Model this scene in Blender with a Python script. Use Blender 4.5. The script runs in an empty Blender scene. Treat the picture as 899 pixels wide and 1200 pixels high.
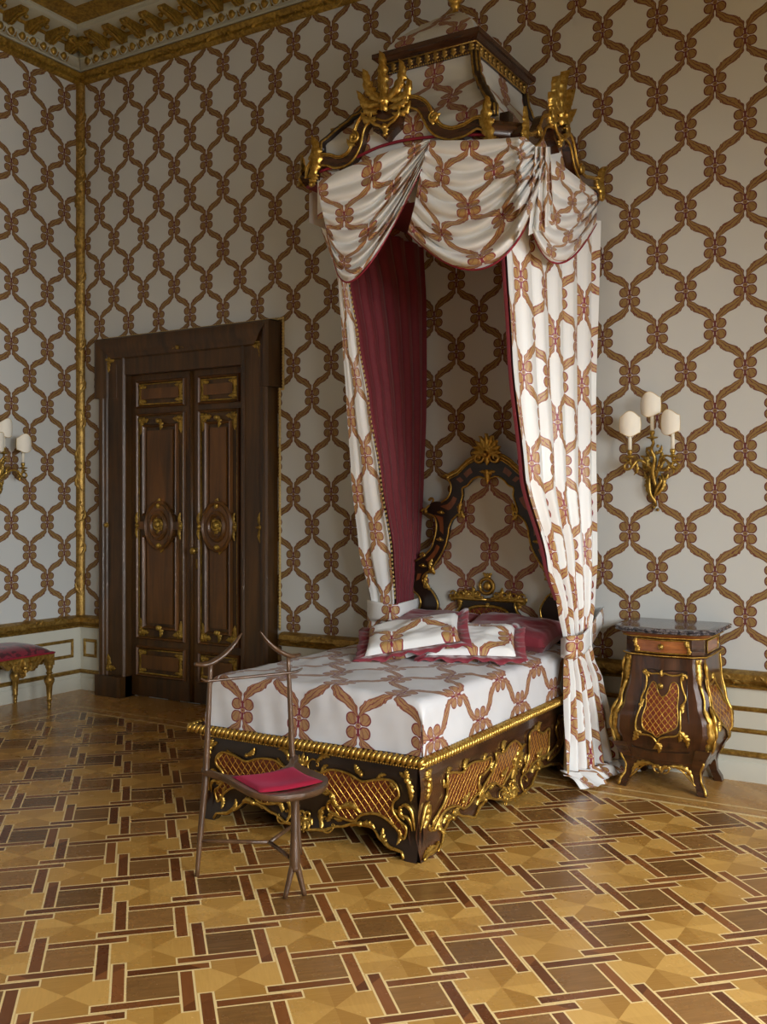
import bpy, bmesh, math, random
from mathutils import Vector, Matrix, noise
from mathutils.geometry import tessellate_polygon
random.seed(7)
PI = math.pi
SC = bpy.context.scene
COL = SC.collection

# ------------------------------------------------------------------ survey
# the room was surveyed from the photograph: eye height 1.5 m, camera turned 31.3 degrees to the left of the bed wall's normal
FPX, CX, CY, EYE, TH = 1177., 449.5, 588., 1.5, math.radians(31.3)
def ray(x, y):
    a = (x - CX) / FPX; b = -(y - CY) / FPX
    return (-math.sin(TH) + a * math.cos(TH), math.cos(TH) + a * math.sin(TH), b)
def onY(x, y, Y):
    d = ray(x, y); t = Y / d[1]; return Vector((d[0] * t, Y, EYE + d[2] * t))
def onX(x, y, X):
    d = ray(x, y); t = X / d[0]; return Vector((X, d[1] * t, EYE + d[2] * t))
def onZ(x, y, z=0.):
    d = ray(x, y); t = (z - EYE) / d[2]; return Vector((d[0] * t, d[1] * t, z))
def Zm(ox, oy, sc):
    return lambda L: [(ox + p[0] / sc, oy + p[1] / sc) for p in L]

YW, XL = 5.65, -6.292          # bed wall, left wall
XR, YF, ZC = 3.3, -3.6, 5.17   # window wall, wall behind the camera, ceiling

# ------------------------------------------------------------------ paths
def lerp(a, b, t): return a + (b - a) * t
def vlerp(a, b, t): return tuple(a[i] + (b[i] - a[i]) * t for i in range(len(a)))
def smooth(pts, n=6, closed=False):
    """Catmull-Rom through pts (tuples of any size)."""
    P = [tuple(p) for p in pts]; out = []; m = len(P); d = len(P[0])
    rng = range(m) if closed else range(m - 1)
    for i in rng:
        p1, p2 = P[i], P[(i + 1) % m]
        p0 = P[(i - 1) % m] if (closed or i > 0) else tuple(2 * p1[k] - p2[k] for k in range(d))
        p3 = P[(i + 2) % m] if (closed or i < m - 2) else tuple(2 * p2[k] - p1[k] for k in range(d))
        for j in range(n):
            t = j / n; t2 = t * t; t3 = t2 * t
            out.append(tuple(.5 * (2 * p1[k] + (p2[k] - p0[k]) * t + (2 * p0[k] - 5 * p1[k] + 4 * p2[k] - p3[k]) * t2
                             + (3 * p1[k] - p0[k] - 3 * p2[k] + p3[k]) * t3) for k in range(d)))
    if not closed: out.append(P[-1])
    return out
def resample(pts, n):
    P = [tuple(p) for p in pts]; L = [0.]
    for i in range(1, len(P)): L.append(L[-1] + math.dist(P[i - 1], P[i]))
    out = []; k = 0
    for i in range(n):
        s = L[-1] * i / (n - 1)
        while k < len(P) - 2 and L[k + 1] < s: k += 1
        q = (s - L[k]) / max(1e-9, L[k + 1] - L[k]); out.append(vlerp(P[k], P[k + 1], min(1, max(0, q))))
    return out
def spiral(cx, cy, r0, r1, a0, a1, n=14, h=0.):
    return [(cx + lerp(r0, r1, i / n) * math.cos(lerp(a0, a1, i / n)), cy + lerp(r0, r1, i / n) * math.sin(lerp(a0, a1, i / n)), h) for i in range(n + 1)]
def arc(cx, cy, r, a0, a1, n=10): return spiral(cx, cy, r, r, a0, a1, n)
def interp(tab, x):
    if x <= tab[0][0]: return tab[0][1]
    for (a, b), (c, d) in zip(tab, tab[1:]):
        if x <= c:
            t = (x - a) / (c - a); return b + (d - b) * (t * t * (3 - 2 * t))
    return tab[-1][1]

# ------------------------------------------------------------------ mesh collector
class G:
    def __init__(s, mp=None): s.v = []; s.f = []; s.mi = []; s.uv = {}; s.map = mp; s.m = 0
    def vert(s, p, uv=None):
        p = s.map(*p) if s.map else p
        s.v.append(tuple(p))
        if uv is not None: s.uv[len(s.v) - 1] = uv
        return len(s.v) - 1
    def face(s, ids): s.f.append(tuple(ids)); s.mi.append(s.m)
    def box(s, x0, x1, y0, y1, z0, z1):
        i = [s.vert(p) for p in ((x0, y0, z0), (x1, y0, z0), (x1, y1, z0), (x0, y1, z0), (x0, y0, z1), (x1, y0, z1), (x1, y1, z1), (x0, y1, z1))]
        for f in ((0, 3, 2, 1), (4, 5, 6, 7), (0, 1, 5, 4), (1, 2, 6, 5), (2, 3, 7, 6), (3, 0, 4, 7)): s.face([i[k] for k in f])
    def rows(s, R, closeu=False, closev=False, uvs=None):
        """quads between rows of points"""
        I = [[s.vert(p, uvs[a][b] if uvs else None) for b, p in enumerate(r)] for a, r in enumerate(R)]
        n, m = len(I), len(I[0])
        for a in range(n if closev else n - 1):
            for b in range(m if closeu else m - 1):
                s.face((I[a][b], I[a][(b + 1) % m], I[(a + 1) % n][(b + 1) % m], I[(a + 1) % n][b]))
        return I
    def tube(s, pts, r, n=6, closed=False, flat=1.):
        P = [Vector(s.map(*p) if s.map else p) for p in pts]
        k = len(P)
        if k < 2: return
        rr = r if isinstance(r, (list, tuple)) else [r] * k
        if len(rr) != k: rr = [interp([(i / (len(rr) - 1), x) for i, x in enumerate(rr)], j / (k - 1)) for j in range(k)]
        T = []
        for i in range(k):
            a = P[(i - 1) % k] if (closed or i > 0) else P[0]; b = P[(i + 1) % k] if (closed or i < k - 1) else P[-1]
            t = b - a; T.append(t.normalized() if t.length > 1e-9 else Vector((0, 0, 1)))
        u = T[0].orthogonal().normalized(); R = []
        for i in range(k):
            u = u - T[i] * u.dot(T[i]); u = u.normalized() if u.length > 1e-6 else T[i].orthogonal().normalized()
            w = T[i].cross(u)
            R.append([P[i] + (u * math.cos(2 * PI * j / n) + w * math.sin(2 * PI * j / n) * flat) * rr[i] for j in range(n)])
        mp, s.map = s.map, None
        I = s.rows(R, closeu=True, closev=closed)
        if not closed: s.face(I[0][::-1]); s.face(I[-1])
        s.map = mp
    def ball(s, c, r, n=6, m=4, sq=(1, 1, 1)):
        mp, s.map = s.map, None
        c = Vector(mp(*c)) if mp else Vector(c)
        top = s.vert(c + Vector((0, 0, r * sq[2]))); bot = s.vert(c - Vector((0, 0, r * sq[2]))); I = []
        for a in range(1, m):
            th = PI * a / m
            I.append([s.vert(c + Vector((r * sq[0] * math.sin(th) * math.cos(2 * PI * b / n), r * sq[1] * math.sin(th) * math.sin(2 * PI * b / n), r * sq[2] * math.cos(th)))) for b in range(n)])
        for b in range(n):
            s.face((top, I[0][b], I[0][(b + 1) % n])); s.face((bot, I[-1][(b + 1) % n], I[-1][b]))
            for a in range(m - 2): s.face((I[a][b], I[a + 1][b], I[a + 1][(b + 1) % n], I[a][(b + 1) % n]))
        s.map = mp
    def lathe(s, prof, c=(0, 0, 0), n=16, sx=1., sy=1.):
        R = [[(c[0] + r * sx * math.cos(2 * PI * j / n), c[1] + r * sy * math.sin(2 * PI * j / n), c[2] + z) for j in range(n)] for r, z in prof]
        I = s.rows(R, closeu=True)
        s.face(I[0][::-1]); s.face(I[-1])
    def prism(s, poly, h0, h1):
        """outline in (u,v), extruded from h0 to h1 (third coordinate)"""
        n = len(poly)
        A = [s.vert((p[0], p[1], h0)) for p in poly]; B = [s.vert((p[0], p[1], h1)) for p in poly]
        for t in tessellate_polygon([[Vector((p[0], p[1], 0)) for p in poly]]):
            s.face([B[k] for k in t]); s.face([A[k] for k in reversed(t)])
        for i in range(n): j = (i + 1) % n; s.face((A[i], A[j], B[j], B[i]))
    def sheet(s, poly, h, uvf=None):
        I = [s.vert((p[0], p[1], h), uvf(p) if uvf else (p[0], p[1])) for p in poly]
        for t in tessellate_polygon([[Vector((p[0], p[1], 0)) for p in poly]]): s.face([I[k] for k in t])
    def scan(s, poly, h, n=16, k=6):
        """outline cut in horizontal strips so that it can follow a curved face"""
        z0 = min(p[1] for p in poly) + 1e-4; z1 = max(p[1] for p in poly) - 1e-4; R = []; U = []
        for i in range(n + 1):
            z = lerp(z0, z1, i / n); xs = []
            for a, b in zip(poly, poly[1:] + poly[:1]):
                if (a[1] - z) * (b[1] - z) <= 0 and a[1] != b[1]: xs.append(a[0] + (b[0] - a[0]) * (z - a[1]) / (b[1] - a[1]))
            R.append([(lerp(min(xs), max(xs), j / k), z, h) for j in range(k + 1)]); U.append([(p[0], p[1]) for p in R[-1]])
        s.rows(R, uvs=U)
    def band(s, A, B, h0, h1):
        """solid between two matching outlines A and B in (u,v), from h0 to h1"""
        rows = [[(a[0], a[1], h0) for a in A], [(a[0], a[1], h1) for a in A], [(b[0], b[1], h1) for b in B], [(b[0], b[1], h0) for b in B]]
        I = s.rows(rows, closev=True)
        s.face([r[0] for r in I]); s.face([r[-1] for r in I][::-1])
    def leaf(s, p0, p1, w, bend=0., h=.01, lobes=4, base=0., curl=0., n=17):
        """carved acanthus leaf lying on the surface, from p0 to p1 in (u,v)"""
        dx, dy = p1[0] - p0[0], p1[1] - p0[1]; L = math.hypot(dx, dy); ax = (dx / L, dy / L); nx = (-ax[1], ax[0]); R = []
        for i in range(n):
            t = i / (n - 1); c = bend * L * math.sin(PI * t * .9); cx = p0[0] + dx * t + nx[0] * c; cy = p0[1] + dy * t + nx[1] * c
            ww = w * (math.sin(PI * (t * .86 + .12)) ** .8) * (.5 + .5 * abs(math.sin(PI * lobes * t + .6)))
            hh = base + h * (1 - .5 * t) + curl * t * t
            R.append([(cx + nx[0] * q * ww, cy + nx[1] * q * ww, hh * z + base * (1 - z) - (0 if z > .1 else .002)) for q, z in ((-1, 0.), (-.62, .75), (-.2, .6), (0, 1.), (.2, .6), (.62, .75), (1, 0.))])
        I = s.rows(R); 
    def build(s, name, mats, parent=None, smooth=True, **pr):
        me = bpy.data.meshes.new(name); me.from_pydata(s.v, [], s.f)
        for m in (mats if isinstance(mats, (list, tuple)) else [mats]): me.materials.append(m)
        for p, k in zip(me.polygons, s.mi): p.material_index = k
        if s.uv:
            L = me.uv_layers.new(name='UVMap')
            for lp in me.loops: L.data[lp.index].uv = s.uv.get(lp.vertex_index, (s.v[lp.vertex_index][0], s.v[lp.vertex_index][2]))
        bm = bmesh.new(); bm.from_mesh(me); bmesh.ops.recalc_face_normals(bm, faces=bm.faces); bm.to_mesh(me); bm.free()
        if smooth: me.shade_smooth(); 
        if smooth and smooth is not True: me.set_sharp_from_angle(angle=math.radians(smooth))
        o = bpy.data.objects.new(name, me); COL.objects.link(o)
        if parent is not None:
            o.parent = parent; o.matrix_parent_inverse = Matrix.Translation(-Vector(parent_loc(parent)))
        for k, x in pr.items(): o[k] = x
        return o
def parent_loc(o):
    return o.get('_w', (0, 0, 0))
def thing(name, label, cat, loc=(0, 0, 0), group=None):
    """Empty at the thing's base; its parts are modelled in world metres and keep their place"""
    o = bpy.data.objects.new(name, None); COL.objects.link(o); o.location = loc; o.empty_display_size = .1
    o['_w'] = tuple(loc); o['label'] = label; o['category'] = cat
    if group: o['group'] = group
    return o
def tag(o, label, cat, group=None):
    o['label'] = label; o['category'] = cat
    if group: o['group'] = group
    return o
def copy_thing(src, loc, rotz=0., label=None, group=None):
    r = src.copy(); COL.objects.link(r); r.location = loc; r.rotation_euler = (0, 0, rotz)
    if label: r['label'] = label
    if group: r['group'] = group
    for ch in list(src.children):
        c = ch.copy(); COL.objects.link(c); c.parent = r
        for g in ch.children:
            d = g.copy(); COL.objects.link(d); d.parent = c
    return r
SRT = dict(kind='structure')

# ------------------------------------------------------------------ node arithmetic
class NT:
    def __init__(s, name):
        s.mat = bpy.data.materials.new(name); s.mat.use_nodes = True; s.t = s.mat.node_tree
        s.b = s.t.nodes['Principled BSDF']
    def n(s, typ, **kw):
        x = s.t.nodes.new(typ)
        for k, v in kw.items(): setattr(x, k, v)
        return x
    def link(s, a, b): s.t.links.new(a.s if isinstance(a, E) else a, b)
    def put(s, sock, v):
        if isinstance(v, E): s.t.links.new(v.s, sock)
        elif isinstance(v, bpy.types.NodeSocket): s.t.links.new(v, sock)
        else: sock.default_value = v
    def math(s, op, a, b=None, c=None):
        x = s.n('ShaderNodeMath', operation=op); s.put(x.inputs[0], a)
        if b is not None: s.put(x.inputs[1], b)
        if c is not None: s.put(x.inputs[2], c)
        return E(s, x.outputs[0])
    def coord(s, kind='Object'):
        return s.n('ShaderNodeTexCoord').outputs[kind]
    def xyz(s, vec):
        x = s.n('ShaderNodeSeparateXYZ'); s.link(vec, x.inputs[0]); return [E(s, o) for o in x.outputs]
    def vec(s, a, b, c=0.):
        x = s.n('ShaderNodeCombineXYZ')
        for i, v in enumerate((a, b, c)): s.put(x.inputs[i], v)
        return x.outputs[0]
    def noise(s, vec, scale, detail=2., rough=.5, dist=0.):
        x = s.n('ShaderNodeTexNoise'); s.link(vec, x.inputs['Vector']); x.inputs['Scale'].default_value = scale
        x.inputs['Detail'].default_value = detail; x.inputs['Roughness'].default_value = rough; x.inputs['Distortion'].default_value = dist
        return E(s, x.outputs[0])
    def white(s, vec):
        x = s.n('ShaderNodeTexWhiteNoise', noise_dimensions='3D'); s.link(vec, x.inputs[0]); return E(s, x.outputs[0])
    def mix(s, f, a, b):
        x = s.n('ShaderNodeMix', data_type='RGBA'); s.put(x.inputs[0], f)
        for k, v in ((6, a), (7, b)):
            if isinstance(v, (tuple, list)): x.inputs[k].default_value = (*v[:3], 1)
            else: s.put(x.inputs[k], v)
        return x.outputs[2]
    def scalev(s, vec, sc):
        x = s.n('ShaderNodeVectorMath', operation='MULTIPLY'); s.link(vec, x.inputs[0]); x.inputs[1].default_value = sc; return x.outputs[0]
    def bump(s, h, strength=.2, dist=.002):
        x = s.n('ShaderNodeBump'); s.put(x.inputs['Height'], h); x.inputs['Strength'].default_value = strength; x.inputs['Distance'].default_value = dist
        s.t.links.new(x.outputs[0], s.b.inputs['Normal'])
    def out(s, col=None, rough=None, metal=None, **kw):
        I = s.b.inputs
        if col is not None:
            if isinstance(col, (tuple, list)): I['Base Color'].default_value = (*col, 1)
            else: s.link(col, I['Base Color'])
        if rough is not None: s.put(I['Roughness'], rough)
        if metal is not None: s.put(I['Metallic'], metal)
        for k, v in kw.items():
            k = k.replace('_', ' '); s.put(I[k], (*v, 1) if isinstance(v, tuple) else v)
        return s.mat
class E:
    def __init__(s, nt, sock): s.nt = nt; s.s = sock
    def _(op, sw=False):
        def f(s, o=None): return s.nt.math(op, o, s) if sw else s.nt.math(op, s, o)
        return f
    __add__ = _('ADD'); __radd__ = _('ADD'); __sub__ = _('SUBTRACT'); __rsub__ = _('SUBTRACT', True)
    __mul__ = _('MULTIPLY'); __rmul__ = _('MULTIPLY'); __truediv__ = _('DIVIDE'); __pow__ = _('POWER')
    __lt__ = _('LESS_THAN'); __gt__ = _('GREATER_THAN')
    def abs(s): return s.nt.math('ABSOLUTE', s)
    def sin(s): return s.nt.math('SINE', s)
    def floor(s): return s.nt.math('FLOOR', s)
    def max(s, o): return s.nt.math('MAXIMUM', s, o)
    def min(s, o): return s.nt.math('MINIMUM', s, o)
    def ping(s, p): return s.nt.math('PINGPONG', s, p)
    def sqrt(s): return s.nt.math('SQRT', s)
    def clamp(s): return s.max(0.).min(1.)
    def wrap(s, lo, hi): return s.nt.math('WRAP', s, hi, lo)
def srgb(r, g, b):
    return tuple(((c / 255 + .055) / 1.055) ** 2.4 if c > 10 else c / 255 / 12.92 for c in (r, g, b))
# ------------------------------------------------------------------ materials
def damask(name, ground, gold, crimson, rough=.6, sheen=0., a=.318, b=.448, spec=.3, weave=.05):
    nt = NT(name); uvw = nt.coord('UV'); u, v, _ = nt.xyz(uvw)
    x0 = u.ping(a / 2); y0 = v.ping(b / 2)
    flip = y0 > b / 4
    fx = (x0 + flip * (a / 2 - 2. * x0)); fy = (y0 + flip * (b / 2 - 2. * y0))
    wob = nt.noise(uvw, 34., 2.) - .5
    fine = nt.noise(uvw, 160., 1.) - .5
    # rosette
    dx = ((fx - .0322 + (fy - .027) * .12) * 33.6).abs(); dy = ((fy - .0284 - (fx - .03) * .14) * 34.8).abs()
    dp = dx ** 2.1 + dy ** 2.1 + wob * .2
    petal = (dp < 1.) * (fy > .0016)
    petg = (dp < .64) * (fy > .0035) + (fx + fy > .075) * 0.
    rr = (fx * fx + fy * fy).sqrt()
    disc = rr < .0125; dring = (rr < .0105) * (rr > .0045)
    # ribbon: a slim leaf that leaves the foot of one rosette and bends up into the top of the next
    t = ((fy - .03) / .164).clamp()
    xc = (t - (t * (2 * PI)).sin() * .082) * (a / 2 - .004) + .002
    sl = (1. - (t * (2 * PI) + PI / 2).sin() * .515) * .95
    dist = (fx - xc) / (sl * sl + 1.).sqrt() + wob * .006
    sn = (t * PI).sin().max(.0001)
    w = (sn ** 1.55) * .0225 + .0028 + ((t * 30. + dist * 40.).sin()) * .0024 * sn
    on = fy > .03
    rib = (dist.abs() < w) * on
    ribg = (dist.abs() < (w - .0028)) * on
    vp = (dist / w) * 9. + wob * 6. + t * 3.
    veins = vp.sin() > .66
    stem = (fx < .0065) * (fy > .01) * (fy < .044)
    petal = petal * (1. - (fx > .0065) * (fx < .0085) * (fy > .016))
    mc = petal.max(rib).max(stem).max(disc)
    mg = (petg.max(ribg * (1. - veins * .85))) * (1. - disc)
    mg = (mg * (1. - stem) * (1. - (rr < .0195) * (rr > .0125))).max(dring)
    pv = ((((fx - .012) / (fy + .012)) * 9. + wob * 5.).sin() > .7) * petg * .45
    mg = mg * (1. - pv)
    wv = nt.noise(nt.scalev(uvw, (900., 160., 1.)), 1., 1.)
    g2 = nt.mix(wv * weave * 2., ground, tuple(c * .86 for c in ground))
    gd = nt.mix(fine + .5, tuple(c * .82 for c in gold), tuple(min(1, c * 1.15) for c in gold))
    col = nt.mix(mg, nt.mix(mc, g2, crimson), gd)
    nt.bump(wv * .5 + mc * .6, .12, .001)
    m = nt.out(col, rough)
    nt.b.inputs['Specular IOR Level'].default_value = spec
    if sheen: nt.b.inputs['Sheen Weight'].default_value = sheen; nt.b.inputs['Sheen Roughness'].default_value = .4
    return m
def wood(name, c1, c2, scale=(3., 3., 30.), rough=.3, coat=0., bump=.05, big=1.):
    nt = NT(name); o = nt.coord('Object'); v = nt.scalev(o, scale)
    n1 = nt.noise(v, big, 4., .6, .6); n2 = nt.noise(o, 2.3, 2.)
    f = ((n1 - .28) * 2.2).clamp() * .8 + (n2 - .4) * .5
    nt.bump(n1, bump, .001)
    return nt.out(nt.mix(f.clamp(), c1, c2), rough, 0., Coat_Weight=coat, Coat_Roughness=.08)
def gilt(name, c, dark, rough=.3, scale=60., met=.82):
    nt = NT(name); o = nt.coord('Object'); n1 = nt.noise(o, scale, 3., .6); n2 = nt.noise(o, 9., 2.)
    g = nt.n('ShaderNodeNewGeometry'); 
    pt = E(nt, g.outputs['Pointiness'])
    f = ((n1 - .35) * 1.6 + (n2 - .5) * .7).clamp()
    nt.bump(n1, .25, .002)
    return nt.out(nt.mix(f, dark, c), n1 * .25 + rough - .1, met)
def plain(name, c, rough=.5, metal=0., var=.08, scale=12., **kw):
    nt = NT(name); o = nt.coord('Object'); n1 = nt.noise(o, scale, 3.)
    return nt.out(nt.mix(n1, tuple(x * (1 - var) for x in c), tuple(min(1, x * (1 + var)) for x in c)), rough, metal, **kw)

M = {}
GROUND = srgb(208, 207, 205)
M['wallpaper'] = damask('damask_wall_silk', srgb(207, 210, 207), srgb(146, 118, 70), srgb(100, 46, 48), .62, 0., weave=.06)
M['silk'] = damask('damask_curtain_silk', srgb(238, 240, 239), srgb(184, 148, 92), srgb(138, 46, 64), .42, .15, spec=.5, weave=.02)
M['spread'] = damask('damask_bedspread', srgb(208, 210, 213), srgb(160, 124, 86), srgb(114, 40, 54), .5, .1, spec=.4, weave=.02)
M['pelmet'] = damask('damask_tester_silk', srgb(208, 208, 200), srgb(160, 126, 86), srgb(128, 50, 60), .5, .05, spec=.4, weave=.03)
M['red_lining'] = plain('crimson_lining_cloth', srgb(118, 30, 42), .7, 0., .1, 30., Sheen_Weight=.2)
M['red_cotton'] = plain('crimson_cotton', srgb(132, 38, 52), .65, 0., .08, 40., Sheen_Weight=.3)
M['red_trim'] = plain('crimson_braid', srgb(140, 25, 45), .6)
M['velvet'] = plain('magenta_velvet', srgb(150, 4, 44), .8, 0., .2, 14., Sheen_Weight=.12, Sheen_Tint=(.9, .15, .35))
M['gold'] = gilt('bright_ormolu', srgb(236, 202, 112), srgb(168, 128, 50), .3)
M['gold_wall'] = gilt('gilded_carved_wood', srgb(206, 170, 88), srgb(128, 96, 38), .4, 45., .6)
M['gold_old'] = gilt('aged_gilding', srgb(214, 176, 76), srgb(128, 98, 34), .45, 40., .45)
M['brass'] = gilt('antique_brass', srgb(216, 184, 96), srgb(132, 100, 36), .34, 80., .72)
M['rosewood'] = wood('polished_rosewood', srgb(36, 21, 12), srgb(88, 52, 28), (5., 5., 40.), .26, .35)
M['rosewood_v'] = wood('rosewood_veneer_upright', srgb(34, 20, 12), srgb(96, 56, 30), (26., 26., 2.5), .28, .3)
M['ebony'] = wood('ebonised_wood', srgb(26, 17, 11), srgb(46, 29, 18), (4., 4., 30.), .34, .15)
M['inlay'] = wood('warm_inlay_veneer', srgb(106, 56, 28), srgb(152, 88, 44), (20., 20., 4.), .3, .3)
M['drawer_veneer'] = wood('kingwood_veneer', srgb(106, 52, 24), srgb(186, 112, 50), (9., 9., 60.), .28, .4)
M['door_wood'] = wood('dark_walnut_joinery', srgb(42, 28, 10), srgb(94, 61, 22), (16., 16., 1.6), .44, .0)
M['door_wood_h'] = wood('dark_walnut_rails', srgb(42, 28, 10), srgb(92, 59, 22), (1.6, 16., 16.), .44, .0)
M['door_panel'] = wood('walnut_panel', srgb(56, 36, 13), srgb(122, 77, 28), (12., 12., 1.2), .4, .0)
M['chair_wood'] = wood('oiled_walnut_chair', srgb(58, 40, 27), srgb(104, 75, 50), (20., 20., 4.), .35, .25)
M['paint'] = plain('pale_green_white_paint', srgb(206, 206, 192), .45, 0., .03, 6.)
M['paint_grey'] = plain('grey_white_cornice_paint', srgb(186, 186, 168), .5, 0., .05, 8.)
M['plaster'] = plain('ceiling_plaster', srgb(170, 168, 150), .6, 0., .05, 8.)
M['shade'] = plain('cream_card_shade', srgb(244, 240, 226), .7, 0., .01, 8., Subsurface_Weight=0.)
M['candle'] = plain('ivory_candle_tube', srgb(236, 232, 214), .5, 0., .02)
M['shade_trim'] = plain('gold_braid_edge', srgb(206, 178, 112), .55)
def mk_marble():
    nt = NT('dark_breccia_marble'); o = nt.coord('Object')
    n1 = nt.noise(o, 14., 5., .65, 1.2); n2 = nt.noise(o, 38., 3., .6, .8)
    vein = 1. - ((n1 - .5).abs() * 16.).clamp()
    c = nt.mix((n2 - .3).clamp() * 1.6, srgb(34, 34, 38), srgb(84, 78, 82))
    c = nt.mix(vein * .7, c, srgb(150, 142, 142))
    return nt.out(c, .12)
M['marble'] = mk_marble()
def mk_lattice(name, ground, ground2, gold, p=.036, q=.046, w=.15):
    nt = NT(name); uv = nt.coord('UV'); u, v, _ = nt.xyz(uv)
    wob = (v * (2 * PI / q)).sin() * .06
    s = (u / p + v / q); d = (u / p - v / q)
    ds = (s - (s + .5).floor()).abs(); dd = (d - (d + .5).floor()).abs()
    bar = (ds < w * .5).max(dd < w * .5)
    stud = (ds * ds + dd * dd).sqrt() < w * .85
    m = bar.max(stud)
    g = nt.noise(nt.scalev(uv, (20., 90., 1.)), 1., 3.)
    col = nt.mix(m, nt.mix(g, ground, ground2), gold)
    hh = (1. - (ds.min(dd) / (w * .5)).clamp()) + stud * .8
    nt.bump(hh, .9, .004)
    return nt.out(col, .32, m * .9)
M['lattice'] = mk_lattice('gilt_trellis_on_red_wood', srgb(74, 30, 18), srgb(118, 54, 28), srgb(232, 184, 86))
M['lattice_fine'] = mk_lattice('fine_gilt_trellis_on_red_wood', srgb(96, 38, 22), srgb(140, 62, 32), srgb(236, 192, 96), .031, .039, .16)
M['lattice_side'] = mk_lattice('wide_gilt_trellis_on_red_wood', srgb(88, 36, 20), srgb(130, 60, 30), srgb(236, 192, 96), .07, .042, .2)
def mk_velour():
    nt = NT('crimson_damask_upholstery'); o = nt.coord('Object')
    n1 = nt.noise(o, 11., 2., .5, 2.2); n2 = nt.noise(o, 30., 2., .5, 1.)
    m = (n1 + (n2 - .5) * .25) > .5
    return nt.out(nt.mix(m, srgb(72, 16, 28), srgb(124, 30, 48)), .6, 0., Sheen_Weight=.3)
M['damask_red'] = mk_velour()
def mk_floor():
    nt = NT('inlaid_parquet'); o = nt.coord('Object'); X, Y, _ = nt.xyz(o); s = math.sqrt(.5)
    P = .5236; h = P / 2
    u = (X + Y) * s - .042; v = (Y - X) * s - 3.713 + P * 4
    maple = srgb(240, 212, 150)
    # cell ids and locals for both sub-lattices
    inner = None; line = None; dark = None; bid = None
    for k, off in enumerate((0., h)):
        uu = u - off; vv = v - off
        cu = (uu / P + .5).floor(); cv = (vv / P + .5).floor()
        lu = uu - cu * P; lv = vv - cv * P
        sq = ((lu.abs() < .079) * (lv.abs() < .079)); 
        dark = sq if dark is None else dark.max(sq)
        for r in range(4):
            a, b = ((lu, lv), (lv, -1. * lu), (-1. * lu, -1. * lv), (-1. * lv, lu))[r]
            # upright strap on the left: a in [-.129,-.080], b in [-.080,.184]
            o_ = ((a + .1045).abs() < .0255) * ((b - .0515).abs() < .1345)
            i_ = ((a + .1045).abs() < .0185) * ((b - .0515).abs() < .1285)
            tip = i_ * (((b - .135) - (a + .1045) * 1.) > 0.)
            line = o_ if line is None else line.max(o_)
            idv = (i_ * (cu * 3.1 + cv * 7.7 + (k * 17. + r * 5.3 + 1.)) + tip * .37)
            inner = i_ if inner is None else inner.max(i_)
            bid = idv if bid is None else bid + idv
    # light tiles: sectors about their centres
    lu = (u).wrap(-h, h); lv = (v - h).wrap(-h, h); 
    far = ((lu.abs() + lv.abs()) > h)
    cu2 = (u / P + .5).floor(); cv2 = ((v - h) / P + .5).floor()
    # second light sub-lattice
    mu = (u - h).wrap(-h, h); mv = (v).wrap(-h, h)
    pu = lu + far * (mu - lu); pv = lv + far * (mv - lv)
    sec = (pv.abs() > pu.abs()); half = (pu > 0.) * sec + (pv > 0.) * (1. - sec)
    du = ((u - .0) / h + .5).floor(); dv = (v / h + .5).floor()
    tone = nt.white(nt.vec(du, dv, sec * 3. + half * 7.))
    gu = nt.noise(nt.vec(u * 9., v * 120.), 1., 3., .6); gv = nt.noise(nt.vec(u * 120., v * 9.), 1., 3., .6)
    grain = gv + sec * (gu - gv)
    lt = nt.mix((tone * .5 + sec * .45 + (grain - .5) * .5).clamp(), srgb(214, 168, 90), srgb(164, 118, 52))
    dt = nt.white(nt.vec(du, dv, 2.))
    gd = nt.noise(nt.vec(u * 6., v * 60.), 1., 4., .65, .4)
    dk = nt.mix((gd * .8 + dt * .6 - .25).clamp(), srgb(92, 62, 30), srgb(168, 122, 68))
    st = nt.white(nt.vec(bid, 1., 0.))
    sk = nt.mix((st * .75 + (grain - .5) * .4).clamp(), srgb(98, 55, 27), srgb(152, 94, 48))
    col = nt.mix(dark, lt, dk); col = nt.mix(line, col, maple); 
    ring = None
    for off in (0., h):
        lu2 = (u - off).wrap(-h, h); lv2 = (v - off).wrap(-h, h); r2 = (lu2.abs() < .0885) * (lv2.abs() < .0885)
        ring = r2 if ring is None else ring.max(r2)
    ring = ring * (1. - dark) * (1. - inner)
    col = nt.mix(ring, col, maple); col = nt.mix(inner, col, sk)
    # plain border along the walls
    dB = 5.65 - Y; dL = X + 6.292; de = dB.min(dL)
    bd = de < .65
    gb = nt.noise(nt.vec((X + Y) * 60., (X - Y) * 6.), 1., 3.)
    plank = nt.white(nt.vec(((X + Y) / .09).floor(), 1., 0.))
    bc = nt.mix((gb * .5 + plank * .5).clamp(), srgb(164, 116, 58), srgb(206, 160, 90))
    ln = ((de - .635).abs() < .012).max((de - .52).abs() < .007)
    ld = ((de - .605).abs() < .014)
    bc = nt.mix(ln, bc, maple); bc = nt.mix(ld, bc, srgb(176, 130, 74))
    col = nt.mix(bd, col, bc)
    wear = nt.noise(o, 1.7, 3.); sc = nt.noise(o, 22., 3.)
    nt.bump(grain + line * .2, .04, .001)
    return nt.out(col, wear * .16 + sc * .08 + .15, 0., Specular_IOR_Level=.45)
M['floor'] = mk_floor()
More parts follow.
